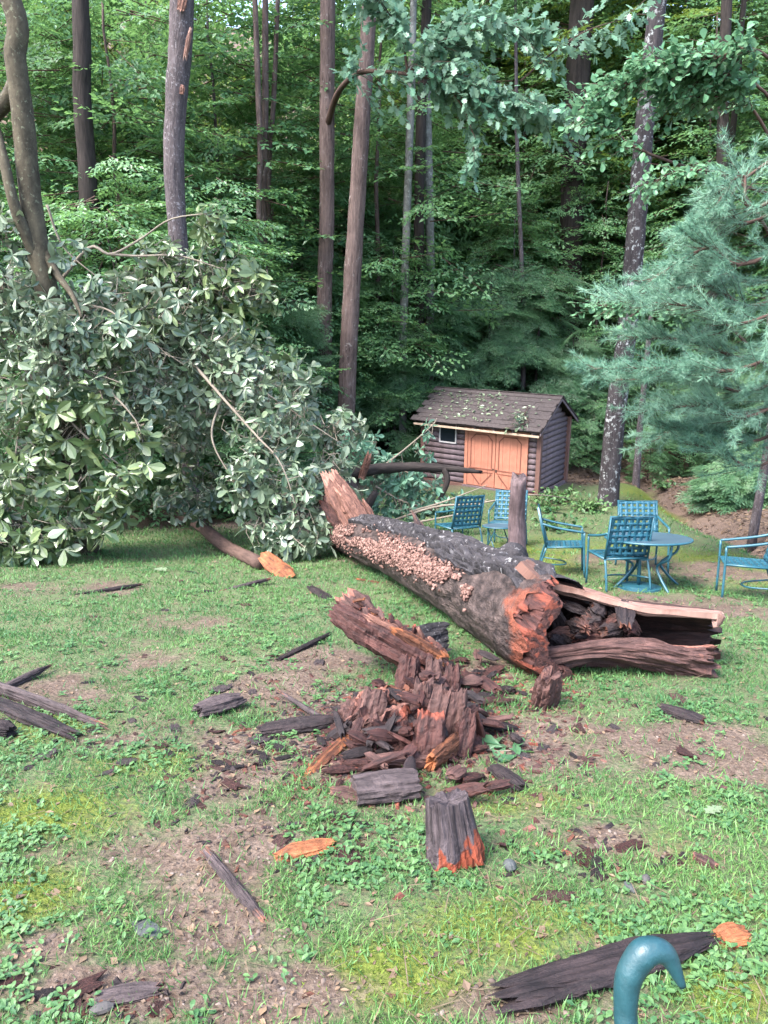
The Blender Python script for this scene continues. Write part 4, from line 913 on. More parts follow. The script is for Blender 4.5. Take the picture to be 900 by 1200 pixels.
# ================================================================== FALLEN LEAFY BOUGHS
LF = [big_leaf(.46, .10, .06), big_leaf(.40, .25, .10), big_leaf(.50, -.05, .04), big_leaf(.36, .35, .12)]
LEAFMESH = {}
for mt in ('leaf_fallen', 'leaf_fallen_pale', 'leaf_oak'):
    LEAFMESH[mt] = []
    for i, (v, f) in enumerate(LF):
        for tq in (.2, .55, .9): LEAFMESH[mt].append(MB().add(v, f, tq).mesh('leaf', mt))
def leafy(name, label, limbs, blobs, mat, nsingle=150, lsz=.23, seed=0, group=None, base_px=None, per=(4, 8), drop=0.0, limbmat='twig', r0=.03):
    """limbs: lists of pixel+distance points; blobs: (px, py, Y, rx, ry, rz metres, number of whorls)."""
    r = np.random.default_rng(seed)
    L3 = [np.array([Q(*p) for p in l]) for l in limbs]
    base = L3[0][0].copy(); base[2] = float(gh(base[0], base[1]))
    e = empty(name, base, label=label, cat='bough', group=group)
    allp = []
    for i, l in enumerate(L3):
        sp = smoothpath(l-base, 22); mb = MB(); add_tube(mb, sp, np.linspace(r0 if i == 0 else r0*.75, .007, 22), sides=8, rough=.10, rsc=12, seed=seed+i); mb.build('limb', limbmat, e, True); allp.append(sp)
    allp = np.concatenate(allp); tw = MB()
    PP, AX, NN, SZ = [], [], [], []
    for (px, py, Y, rx, ry, rz, n) in blobs:
        c = Q(px, py, Y)-base
        for _ in range(int(n*1.3)):
            v = unit(r.normal(size=3)); rad = r.random()**.45
            p = c+v*rad*np.array([rx, ry, rz])
            gz = float(gh(p[0]+base[0], p[1]+base[1]))-base[2]
            if p[2] < gz+.06: p[2] = gz+.06+.15*r.random()
            d = unit(v*np.array([1, 1, .6])+np.array([0, -.25, .15-drop])+r.normal(0, .45, 3))
            k_ = int(np.argmin(np.sum((allp-p)**2, 1)+r.random(len(allp))*.3)); b = allp[k_]
            L_ = np.linalg.norm(p-b)
            if L_ > .3: b = p+(b-p)/L_*(.12+.16*r.random())-d*(.10+.15*r.random())+r.normal(0, .05, 3)
            mid = (b+p)/2+r.normal(0, .06, 3)+np.array([0, 0, -.03])
            add_tube(tw, np.array([b, mid, p]), [.007, .005, .003], sides=4, cap=False)
            e1 = unit(np.cross(d, r.normal(size=3))); e2 = np.cross(d, e1); m = int(r.integers(per[0], per[1]+1)); ph = r.random()*6.28; ls = lsz*(.75+.5*r.random())
            for j in range(m):
                f = ph+j*2.4+r.normal(0, .2); tl = R(40+55*r.random())
                a = unit(d*math.cos(tl)+(e1*math.cos(f)+e2*math.sin(f))*math.sin(tl)+np.array([0, 0, -.30-drop])+r.normal(0, .18, 3))
                PP.append(p+d*.03*r.random()); AX.append(a); NN.append(d+r.normal(0, .25, 3)); SZ.append(ls*(.45+.75*r.random()))
    PP, AX, NN, SZ = map(np.array, (PP, AX, NN, SZ))
    tw.build('twigs', limbmat, e, kind='stuff')
    dist = np.linalg.norm(PP+base-CAMP, axis=1); order = np.argsort(dist-SZ*6)
    one, rest = order[:nsingle], order[nsingle:]
    mb = MB(); part_ = np.array_split(r.permutation(rest), len(LF))
    for (v, f), idx in zip(LF, part_):
        if len(idx): instance(v, f, PP[idx], AX[idx], NN[idx], SZ[idx], mb)
    mb.build('foliage', mat, e, kind='stuff')
    for i in one:
        x = unit(AX[i]); z = unit(NN[i]-x*np.dot(NN[i], x)); y = np.cross(z, x)
        m4 = Matrix(np.vstack([np.column_stack([x*SZ[i], y*SZ[i], z*SZ[i], PP[i]]), [0, 0, 0, 1]]).tolist())
        link('leaf', LEAFMESH[mat][int(r.integers(len(LEAFMESH[mat])))], e, mtx=m4)
    return e
leafy('leafy_bough', 'olive green leafy bough drooping to the grass below the curved trunk', [[(20, 420, 11.4), (60, 470, 10.8), (110, 520, 10.5), (160, 560, 10.4)], [(30, 440, 11), (20, 520, 10.6), (10, 600, 10.3)], [(95, 430, 11), (140, 470, 10.5), (165, 500, 10.4)]],
      [(30, 470, 10.9, .75, .5, .8, 60), (100, 480, 10.6, .75, .5, .6, 60), (60, 560, 10.5, .9, .5, .5, 60), (150, 560, 10.4, .45, .4, .4, 30), (10, 610, 10.4, .5, .4, .4, 34), (110, 600, 10.5, .6, .3, .22, 24), (165, 515, 10.5, .25, .3, .3, 14), (-50, 540, 10.6, .7, .5, 1.1, 44), (130, 430, 10.9, .5, .4, .4, 26), (40, 632, 10.25, .7, .35, .25, 34), (90, 622, 10.3, .5, .3, .25, 22), (0, 648, 10.0, .5, .3, .25, 24), (70, 520, 10.7, .8, .4, .5, 40)], 'leaf_fallen', 260, .215, 201, drop=.15)
leafy('leafy_bough', 'pale leafy bough heaped against the foot of the curved trunk', [[(60, 400, 12.0), (50, 340, 11.4), (20, 300, 11.0), (-10, 270, 10.8)], [(60, 390, 11.6), (0, 330, 10.9), (-40, 300, 10.8)], [(66, 400, 11.6), (110, 360, 11.0), (160, 385, 10.8)], [(40, 390, 11.3), (70, 420, 10.8), (145, 450, 10.6)]],
      [(20, 330, 11.0, .7, .5, .55, 56), (70, 390, 11.0, .8, .5, .5, 64), (120, 350, 11.3, .6, .5, .35, 30), (0, 390, 10.9, .6, .5, .5, 40), (-40, 330, 10.9, .6, .5, .7, 34), (140, 395, 10.9, .5, .4, .35, 34), (60, 290, 11.2, .45, .3, .25, 14), (15, 260, 11.0, .3, .3, .3, 10), (62, 385, 10.5, .35, .25, .45, 30), (66, 440, 10.45, .35, .25, .35, 24), (195, 430, 11.3, .5, .4, .5, 40), (170, 470, 11.2, .4, .4, .35, 26), (205, 365, 11.5, .5, .4, .4, 34)], 'leaf_fallen_pale', 220, .185, 202)
leafy('leafy_bough', 'long bare-tipped bough arching up in front of the scarred trunk', [[(70, 330, 12.2), (105, 290, 12.0), (130, 298, 11.8), (165, 280, 11.7), (200, 257, 11.6), (245, 250, 11.5)], [(130, 298, 11.8), (160, 300, 11.7), (210, 300, 11.6), (260, 315, 11.5)], [(55, 240, 11.8), (75, 290, 11.8), (120, 330, 11.7)]],
      [(245, 265, 11.6, .25, .25, .35, 16), (215, 340, 12.0, .9, .6, .5, 70), (265, 330, 11.8, .6, .5, .6, 56), (300, 345, 11.7, .35, .35, .35, 22), (195, 300, 11.9, .45, .3, .25, 22), (160, 340, 12.0, .6, .4, .35, 34), (190, 390, 11.7, .8, .5, .5, 60)], 'leaf_fallen', 200, .19, 203)
leafy('leafy_bough', 'grey-green leafy bough sloping down to the fallen log', [[(200, 400, 12.2), (225, 425, 11.4), (260, 465, 11.0), (300, 510, 10.7), (330, 545, 10.5), (352, 610, 10.4)], [(210, 400, 12), (280, 440, 11.5), (340, 480, 11.3), (400, 520, 11.2)], [(260, 465, 11.2), (250, 520, 11.0), (300, 600, 10.7)]],
      [(240, 400, 11.6, .7, .5, .5, 56), (280, 450, 11.4, .7, .5, .6, 70), (320, 500, 11.1, .7, .5, .5, 70), (300, 560, 10.8, .55, .45, .5, 56), (345, 580, 10.7, .5, .4, .5, 50), (350, 630, 10.5, .5, .35, .25, 40), (310, 625, 10.5, .4, .3, .25, 26), (385, 560, 11.4, .5, .4, .5, 40), (350, 450, 12.0, .5, .4, .4, 34), (395, 500, 12.0, .6, .4, .4, 34), (370, 620, 10.6, .4, .3, .3, 24), (230, 480, 11.6, .35, .3, .3, 20), (215, 500, 12.4, .5, .4, .6, 50), (215, 590, 12.4, .7, .3, .3, 30), (205, 440, 12.0, .4, .3, .4, 30)], 'leaf_fallen_pale', 300, .18, 204)
leafy('leafy_bough', 'dark bluish leafy bough deep behind the front of the leaf heap', [[(180, 480, 13.2), (160, 420, 13.0), (190, 370, 13.0)], [(180, 480, 13.2), (240, 440, 13.0), (280, 400, 13.0)]],
      [(170, 400, 13.2, 1.1, .5, .8, 80), (130, 470, 12.8, .9, .5, .7, 60), (230, 460, 13.0, .8, .5, .8, 60), (300, 420, 13.0, .8, .5, .6, 44), (220, 560, 13.0, .9, .4, .7, 44), (60, 440, 13.0, 1.1, .5, 1.2, 50)], 'leaf_fallen', 60, .2, 205)
leafy('leafy_bough', 'tangle of small-leaved twigs lying between the fallen log and the shed', [[(420, 560, 13.6), (450, 545, 13.5), (490, 560, 13.4), (530, 585, 13.3)], [(430, 560, 13.5), (470, 530, 13.6), (505, 500, 13.6), (512, 490, 13.6)], [(440, 570, 13.3), (480, 590, 13.2), (540, 600, 13.2)]],
      [(420, 530, 13.9, .45, .5, .5, 50), (455, 560, 13.6, .6, .5, .45, 70), (490, 575, 13.5, .55, .5, .35, 50), (525, 590, 13.3, .5, .4, .2, 26), (470, 600, 13.3, .7, .4, .2, 36), (503, 503, 13.6, .12, .12, .15, 4), (498, 530, 13.7, .15, .15, .2, 5), (420, 590, 13.2, .4, .3, .3, 20)], 'leaf_oak', 120, .17, 206)
# dark broken limb above that tangle
g0 = P(470, 612); db = empty('broken_limb', (g0[0], 13.3, float(gh(g0[0], 13.3))), label='thick black broken limb propped in the twigs in front of the shed', cat='branch'); d0 = np.array(db.location)
world_tube('limb', [Q(372, 575, 12.8), Q(410, 556, 13.0), Q(455, 548, 13.2), Q(510, 548, 13.3), Q(562, 553, 13.3)], [.12, .12, .10, .085, .035], 'bark_dark', db, d0, 40, sides=16, rough=.30, rsc=9, ridges=.10, seed=9, jag=.10)
world_tube('side_limb', [Q(520, 549, 13.3), Q(524, 562, 13.25), Q(518, 580, 13.2), Q(500, 605, 13.2)], [.07, .06, .04, .03], 'bark_dark', db, d0, 12, sides=9, rough=.12, seed=10)
world_tube('torn_limb', [Q(365, 580, 12.7), Q(395, 588, 12.6), Q(425, 596, 12.5), Q(440, 577, 12.5)], [.16, .13, .10, .06], 'bark_dark', db, d0, 14, sides=12, rough=.16, seed=11, jag=.06)
spike(Q(433, 532, 12.9), Q(424, 560, 12.9), .12, .10, 'wood_torn', db, d0, 420, .8)
for i, pp in enumerate([[(455, 612, 13.0), (510, 594, 12.8), (560, 590, 12.7), (620, 580, 12.9), (668, 584, 13.5)], [(450, 618, 12.8), (500, 610, 12.7), (545, 600, 12.6), (572, 585, 12.6)], [(480, 600, 13), (520, 588, 13), (572, 568, 13.1)]]):
    b0 = Q(*pp[0]); e = empty('bare_twig', b0, label=['long bare pale stick reaching from the twig tangle to the shed corner', 'bleached forked stick lying behind the woven-back chair', 'thin grey stick leaning across the twig tangle'][i], cat='stick')
    world_tube('stick', [Q(*p) for p in pp], [.025, .02, .014, .006], 'twig', e, b0, 18, sides=6, rough=.08)

# ================================================================== STUMP AND BROKEN WOOD
sg = P(487, 850); stump = empty('rotten_stump', sg, label='rotten broken stump with a raised slab, heaped with red-brown rotten wood', cat='stump'); sb = np.array(sg)
ys_ = float(sg[1])
def piece(name, mat, par, base, p, size, rot, seed, fresh=.3, label=None, nx=12, nr=14, taper=(.7, .6), jag=.18, groove=.2, bend=0, flat=2.6, end_only=False):
    V, F, tq = chunk(*size, seed, nx, nr, taper, jag, groove, flat, bend, fresh, end_only)
    o = MB().add(V, F, tq).build(name, mat, par); o.location = np.array(p)-base; o.rotation_euler = rot
    if label: o['label'] = label
    return o
# broken face of the raised slab: dark red body, lit ragged rim, black bark sheet behind
ysl = float(P(470, 790)[1])+.05
spike(Q(393, 716, ysl+.1), Q(498, 774, ysl-.12), .22, .24, 'rot_red', stump, sb, 501, .12, 'raised_slab', 30)
spike(Q(404, 698, ysl+.16), Q(440, 742, ysl+.05), .20, .12, 'rot_pink', stump, sb, 502, .55, 'splinter')
spike(Q(432, 725, ysl-.02), Q(520, 768, ysl-.10), .10, .10, 'wood_torn', stump, sb, 503, .6, 'splinter')
spike(Q(462, 738, ysl-.12), Q(518, 772, ysl-.16), .09, .07, 'rot_orange', stump, sb, 504, .95, 'splinter')
for i in range(30):
    t = (i+rng.random())/30; px, py = 418+102*t+rng.normal(0, 3), 706+60*t+rng.normal(0, 4)
    piece('splinter', ['wood_torn', 'rot_red', 'rot_orange', 'rot_pink', 'rot_red'][i % 5], stump, sb, Q(px, py, ysl+.06-.16*t), (.06+.06*rng.random(), .03+.03*rng.random(), .03), (rng.normal(0, .5), R(28)+rng.normal(0, .5), rng.normal(-.6, .5)), 520+i, .35+.4*t, nx=8, nr=9, jag=.3)
mb = MB(); q = lambda x, y, d: Q(x, y, ysl+d)
sheet(mb, [[q(455, 735, .12), q(480, 735, .22), q(505, 730, .34), q(524, 728, .42)], [q(478, 755, .02), q(495, 752, .14), q(512, 750, .26), q(526, 746, .36)], [q(500, 775, -.10), q(508, 770, .02), q(516, 768, .14), q(528, 762, .28)]], 36, 18, .05, .03, 21, .05)
for k_ in range(len(mb.V)): mb.V[k_] = mb.V[k_]-sb
mb.build('bark_sheet', 'bark_log', stump, label='sheet of black bark still on the slab')
# ragged hollow core of the stump: walls of uneven height, flaring into the ground
def ragged(name, c, r0, hmax, seed, mat, ell_=(1, 1), lo=.25, thick=.3, nt_=90, nh=26, label=None):
    t_ = np.linspace(0, 2*math.pi, nt_, endpoint=False); c_, s_ = np.cos(t_), np.sin(t_)
    hh = fbm(np.stack([c_*1.7+seed, s_*1.7, 0*c_], -1), 3, seed); h2 = fbm(np.stack([c_*6+seed, s_*6, 0*c_+3], -1), 3, seed+1)
    H = hmax*np.clip(lo+1.7*(hh-.36)+.45*(h2-.5), .15, 1.1)
    u = np.linspace(0, 1, nh); rows = []
    for q_, (f, side) in enumerate([(v, 0) for v in u]+[(v, 1) for v in u[::-1]]):
        z = H*f; rr = r0*((1+.55*(1-f)**3-.10*f) if side == 0 else (1-thick-.25*(1-f)))
        g_ = np.stack([c_*3.2+seed, s_*3.2, 0*c_+f*1.2+side*9], -1); g2 = np.stack([c_*8, s_*8, 0*c_+f*5+side*9+seed], -1)
        rr = rr*(1+.70*(fbm(g_, 3, seed+5)-.5)+.45*(fbm(g2, 3, seed+6)-.5))
        rows.append(np.stack([c_*rr*ell_[0]+.10*r0*z/hmax, s_*rr*ell_[1], z*(1+.12*(fbm(g2*1.3, 2, seed+7)-.5))-(.08 if f == 0 else 0)], -1))
    V = np.array(rows); n_ = len(rows); tq = np.array([np.clip((f-.80)*2.2 if sd == 0 else (f-.5), 0, .8)+0*c_ for f, sd in [(v, 0) for v in u]+[(v, 1) for v in u[::-1]]])
    tq = np.clip(tq+1.3*(fbm(V*7, 3, seed+9)-.52), 0, 1)
    a_ = np.arange(n_-1)[:, None]*nt_; k_ = np.arange(nt_)[None]; kk2 = (k_+1) % nt_
    F = np.stack([a_+k_, a_+kk2, a_+nt_+kk2, a_+nt_+k_], -1).reshape(-1, 4)
    G = np.stack([V[..., 2], V[..., 0], V[..., 1]], -1)
    o = MB().add(V.reshape(-1, 3), F, tq.ravel(), G.reshape(-1, 3)).build(name, mat, stump, label=label); o.location = np.array(c)-sb; return o
ragged('stump_wall', P(500, 880)+[.02, .10, 0], .24, .20, 3, 'rot_red', (1.0, .85), .5)
ragged('stump_wall', P(438, 862)+[0, .10, 0], .18, .17, 8, 'rot_pink', (1.1, .8), .55)
ragged('stump_wall', P(480, 838)+[0, .06, 0], .24, .17, 12, 'rot_dark', (1.2, .8), .5)
# blocky weathered columns of the core, leaning apart
cols = [((440, 812), (428, 862), .15, 'rot_pink', .10), ((496, 802), (488, 862), .13, 'rot_pink', .10), ((519, 812), (505, 878), .13, 'rot_pink', .10), ((537, 812), (528, 880), .12, 'rot_pink', .10),
        ((549, 836), (540, 890), .10, 'rot_red', .05), ((505, 838), (500, 896), .16, 'rot_red', .35), ((480, 772), (474, 815), .14, 'rot_red', .15), ((508, 775), (505, 818), .12, 'rot_pink', .10), ((530, 782), (528, 822), .11, 'rot_red', .1), ((415, 822), (405, 862), .12, 'rot_red', .2)]
for i, (a_, b_, wd, mt, fr_) in enumerate(cols):
    g = P(*b_); top = Q(a_[0], a_[1], float(g[1])+.12); d = top-g; L_ = float(np.linalg.norm(d))+.1
    V, F, tq = chunk(L_, wd, wd*.8, 540+i, 22, 28, (.95, .80), .12, .22, 3.4, 0, fr_, False, .18); V[:, 2] -= V[:, 2].mean()
    o = MB().add(V, F, tq).build('rotten_column', mt, stump); o.location = (top+g)/2-sb-np.array([0, 0, .04])
    x = unit(d); y = unit(np.cross(x, np.array([.2*math.sin(i*2), -1, .35]))); z = np.cross(x, y); o.rotation_mode = 'QUATERNION'; o.rotation_quaternion = Matrix(np.stack([x, y, z], 1).tolist()).to_quaternion()
for i in range(90):
    px, py = rng.normal(484, 50), rng.normal(842, 28); g = P(px, py+12); hgt_ = .08+.18*math.exp(-((px-500)/45)**2-((py-835)/35)**2)
    piece('rotten_shard', ['rot_pink', 'rot_red', 'rot_dark', 'rot_red', 'rot_dark'][i % 5], stump, sb, g+np.array([0, 0, hgt_*rng.random()**.8]), (.08+.15*rng.random(), .035+.05*rng.random(), .025+.025*rng.random()), (rng.normal(0, .4), rng.normal(0, .45), rng.random()*6.28), 560+i, .12, nx=9, nr=9, jag=.3, groove=.3, flat=3.5)
# jumble of broken pieces on and round the stump
grp = 'broken rotten wood heaped round the stump'
pm = {}
def shared(mat, i):
    key = (mat, i)
    if key not in pm:
        V, F, tq = chunk(1.0, .34+.12*(i % 3), .20+.06*(i % 2), 600+i*7+len(mat), 9, 9, (.6, .45), .25, .25, fresh=.15)
        pm[key] = MB().add(V, F, tq).mesh('wood_chunk', mat)
    return pm[key]
def slope_quat(x, y, yaw, tilt=.3):
    e = .05; n = unit(np.array([-(gh(x+e, y)-gh(x-e, y))/(2*e), -(gh(x, y+e)-gh(x, y-e))/(2*e), 1.0])); n = unit(n*[.6, .6, 1]+rng.normal(0, tilt*.4, 3)*[1, 1, 0])
    a = np.array([math.cos(yaw), math.sin(yaw), 0]); a = unit(a-n*np.dot(a, n)); y_ = np.cross(n, a)
    return Matrix(np.stack([a, y_, n], 1).tolist()).to_quaternion()
def lay(name, me, p, yaw, sc, tilt=.3, **tg):
    o = link(name, me, None, tuple(p), **tg); o.rotation_mode = 'QUATERNION'; o.rotation_quaternion = slope_quat(p[0], p[1], yaw, tilt); o.scale = sc if hasattr(sc, '__len__') else (sc,)*3; return o
mats = ['rot_red', 'rot_pink', 'rot_dark', 'rot_red', 'rot_red']
for i in range(150):
    zone = i % 5
    if zone == 0: px, py = 540+60*rng.random(), 790+40*rng.random()
    elif zone == 1: px, py = 480+70*rng.random(), 775+40*rng.random()
    elif zone in (2, 3): px, py = rng.normal(432, 34), rng.normal(868, 18)
    else: px, py = rng.normal(470, 50), rng.normal(890, 18)
    p = P(px, py); s_ = (.07+.13*rng.random()**1.5)
    hump = .10*math.exp(-((px-490)/60)**2-((py-840)/45)**2)
    lay('wood_chunk', shared(mats[int(rng.integers(5))], int(rng.integers(4))), p+np.array([0, 0, hump*rng.random()-.005]), rng.random()*6.28, s_, .5, label='crumbly chunk of red-brown rotten wood heaped round the broken stump', cat='wood chunk', group=grp)
# pieces one can tell apart
def single(name, label, mat, px, py, Lpx, Wpx, T, ang_px, seed, fresh=.3, cat='wood chunk', base=0.0, **kw):
    """Lies on the ground: length/width in photograph pixels there, heading given by a second pixel."""
    g = P(px, py); m = ppm(g); d = P(*ang_px)-g; yaw = math.atan2(d[1], d[0]); L_ = Lpx/m if np.isscalar(Lpx) else float(np.linalg.norm(P(*Lpx[1])-P(*Lpx[0])))
    V, F, tq = chunk(L_, Wpx/m, T, seed, kw.pop('nx', 26), kw.pop('nr', 36), fresh=fresh, **kw); tq = np.clip(tq+base, 0, 1)
    me = MB().add(V, F, tq).mesh(name, mat)
    return lay(name, me, g+np.array([0, 0, -.008]), yaw, 1.0, .05, label=label, cat=cat, kind='thing')
single('bark_slab', 'long dark bark slab lying in the moss behind the teal handrail', 'rot_dark', 715, 1143, ((592, 1168), (842, 1106)), 48, .06, (842, 1108), 701, .05, taper=(.75, .3), groove=.22)
single('wood_fragment', 'bright orange broken lump at the end of the dark bark slab', 'rot_orange', 858, 1108, 36, 30, .05, (880, 1100), 702, 1.0, base=.6)
single('orange_chip', 'flat bright orange wood chip on the bare dirt', 'rot_orange', 357, 1004, ((325, 1010), (391, 994)), 26, .045, (391, 994), 703, 1.0, taper=(.4, .5), base=.6)
single('stick', 'short dark stick lying across the bare stony dirt', 'rot_grey', 275, 1045, ((240, 1010), (312, 1082)), 13, .04, (312, 1082), 704, .3, cat='stick', taper=(.8, .5))
single('log_round', 'grey weathered log piece lying on its side below the stump', 'rot_grey', 452, 937, ((420, 940), (492, 930)), 46, .13, (492, 930), 705, .1, taper=(.95, .9), groove=.08, jag=.05, flat=2.1)
single('wood_slice', 'flat tan slice of wood beside the grey log piece', 'rot_pink', 408, 934, ((386, 930), (425, 940)), 22, .035, (428, 938), 706, .4)
single('bark_piece', 'small dark curled bark piece on the grass right of the stump', 'rot_dark', 594, 918, ((577, 906), (612, 928)), 20, .05, (612, 928), 707, .05)
g = P(641, 832); V, F, tq = chunk(.27, .17, .13, 708, 24, 30, (.9, .8), .16, .24, 3.0, 0, .15, False, .2); V[:, 2] -= V[:, 2].mean()
o = link('wood_block', MB().add(V, F, tq).mesh('wood_block', 'rot_pink'), None, tuple(g+np.array([0, .04, .11])), label='upright pinkish broken block standing below the torn end of the log', cat='wood chunk'); o.rotation_euler = (R(20), R(-78), R(-70))
single('bark_piece', 'reddish black bark strip on the grass below the split trunk', 'rot_dark', 800, 840, ((777, 832), (825, 848)), 22, .05, (825, 848), 709, .2)
single('rotten_log', 'rotten dark log with pale lichen lying on the lawn apart from the stump', 'rot_dark', 32, 846, ((-40, 828), (75, 862)), 19, .07, (75, 862), 710, .2, nx=22, groove=.25)
single('lichen_branch', 'grey lichen-spotted branch resting along the rotten log', 'rot_grey', 48, 832, ((-35, 815), (112, 852)), 7, .10, (112, 852), 711, .4, cat='branch', nx=22, taper=(.8, .4))
single('stick', 'split pale stick lying on the grass behind the rotten lichened log', 'rot_grey', 25, 800, ((-30, 808), (62, 787)), 10, .05, (62, 787), 712, .5, cat='stick', taper=(.8, .2))
single('wood_chunk', 'purplish weathered wood chunk alone on the dirt left of the stump', 'rot_grey', 258, 834, ((231, 838), (286, 830)), 26, .09, (286, 828), 713, .1)
single('wood_chunk', 'long dark purple rotten chunk beside the thin fallen stick', 'rot_dark', 350, 857, ((310, 862), (395, 850)), 22, .08, (395, 852), 714, .15)
single('wood_strip', 'bright orange-red torn strip pointing away from the stump', 'rot_orange', 390, 884, ((362, 906), (422, 858)), 17, .04, (422, 858), 715, .8, taper=(.6, .5), base=.35)
single('stick', 'thin grey stick lying over the broken wood left of the stump', 'rot_grey', 378, 845, ((328, 815), (428, 873)), 7, .03, (428, 873), 716, .3, cat='stick', taper=(.6, .6), groove=.1)
single('stick', 'pale grey stick on the grass in front of the orange-ended branch', 'rot_grey', 288, 688, ((255, 689), (322, 684)), 7, .05, (322, 684), 717, .5, cat='stick')
single('stick', 'dark reddish stick on the grass beyond the bare patches', 'rot_dark', 128, 693, ((92, 697), (166, 688)), 7, .05, (166, 688), 718, .2, cat='stick')
single('bark_piece', 'dark bark flake on the grass between branch and raised slab', 'rot_dark', 376, 698, ((362, 693), (392, 705)), 13, .05, (392, 705), 719, .1)
single('stick', 'dark forked twig on the grass left of the raised slab', 'rot_dark', 358, 760, ((328, 772), (388, 750)), 7, .04, (388, 750), 720, .1, cat='stick')
single('wood_chip', 'thin orange splinter on the grass beneath the fallen log', 'rot_orange', 436, 682, ((420, 680), (454, 684)), 5, .02, (454, 684), 721, .9, cat='wood chip')
single('wood_slab', 'pinkish flat slab at the foot of the stump', 'rot_pink', 472, 897, ((444, 890), (512, 900)), 24, .07, (512, 898), 722, .35)
single('wood_slab', 'orange-edged curved slab leaning at the right foot of the stump', 'rot_orange', 522, 893, ((505, 905), (540, 880)), 18, .12, (540, 880), 723, .6)
single('wood_chunk', 'small reddish wood chunk alone in the clover', 'rot_pink', 826, 1013, ((815, 1006), (842, 1018)), 12, .04, (842, 1020), 724, .5)
single('wood_chunk', 'brown rotten lump beside the end of the rotten lichened log', 'rot_dark', -2, 866, 34, 30, .10, (20, 866), 725, .1)
single('bark_piece', 'flat purplish bark flake half buried in the bare earth', 'rot_grey', 150, 1172, ((115, 1175), (190, 1165)), 30, .03, (190, 1165), 726, .2)
# chopped stump-like chunk with torn red base
g = P(536, 1018); NT_, NH_ = 64, 26; t_ = np.linspace(0, 2*math.pi, NT_, endpoint=False); c_, s_ = np.cos(t_), np.sin(t_); rows = []; tq = []
for f in np.linspace(0, 1, NH_):
    rr = (.125-.035*f)*(1+.30*(fbm(np.stack([c_*3.5, s_*3.5, 0*c_+f*.6], -1), 3, 5)-.5)+.22*(fbm(np.stack([c_*11, s_*11, 0*c_+f*.8], -1), 2, 6)-.5)+(1-f)**3*.5*(fbm(np.stack([c_*7, s_*7, 0*c_+f*9], -1), 3, 9)-.4))
    rr = rr*(np.abs(c_)**3+np.abs(s_)**3)**(-1/3)*.92
    z = .27*f+(.05*(fbm(np.stack([c_*4, s_*4, 0*c_], -1), 3, 7)-.5) if f > .9 else 0)-(.06*np.exp(-((t_-4.9)/.35)**2)*-1 if f == 0 else 0)
    rows.append(np.stack([rr*c_, rr*s_*.85, z+0*c_], -1)); tq.append(np.clip((.36-f+.22*c_+1.1*(fbm(np.stack([c_*4, s_*4, 0*c_+f*4], -1), 4, 77)-.5))/.15, 0, 1)+0*c_)
V = np.array(rows); a_ = np.arange(NH_-1)[:, None]*NT_; k_ = np.arange(NT_)[None]; kk2 = (k_+1) % NT_; F = np.stack([a_+k_, a_+kk2, a_+NT_+kk2, a_+NT_+k_], -1).reshape(-1, 4)
V = V.reshape(-1, 3); tp = len(V); kf = np.arange(NT_); b_ = (NH_-1)*NT_
G = np.stack([V[:, 2], V[:, 0], V[:, 1]], -1); V = np.concatenate([V, [[0, 0, .25]]]); G = np.concatenate([G, [[.25, 0, 0]]])
me = MB().add(V, [F, np.stack([b_+kf, b_+(kf+1) % NT_, 0*kf+tp], -1)], np.concatenate([np.array(tq).ravel(), [0]]), G).mesh('wood_block', 'rot_grey_red')
o = link('wood_block', me, None, tuple(g+np.array([0, .06, -.02])), label='upright grey wood chunk with a ragged red torn base on the grass', cat='wood chunk'); o.rotation_euler = (R(-14), R(-4), R(15))
# stones
for (px, py, s_, lb, mt) in [(172, 1090, (.13, .07, .02), 'flat grey slate set in the bare earth', 'slate'), (597, 1022, (.05, .06, .05), 'dark pointed stone beside the red-based wood chunk', 'slate'), (756, 1036, (.05, .035, .03), 'smooth grey stone in the weeds', 'stone'), (738, 1043, (.06, .03, .025), 'narrow dark grey stone touching a smooth one in the weeds', 'slate'),
        (120, 1190, (.07, .04, .03), 'rounded grey stone at the edge of the bare earth', 'stone')]:
    V, F, tq = chunk(s_[0], s_[1], s_[2], int(px), 9, 10, (.4, .4), .05, .1, 2.2); me = MB().add(V, F, 0).mesh('stone', mt); lay('stone', me, P(px, py)+[0, 0, -.006], rng.random()*3, 1.0, .05, label=lb, cat='stone')
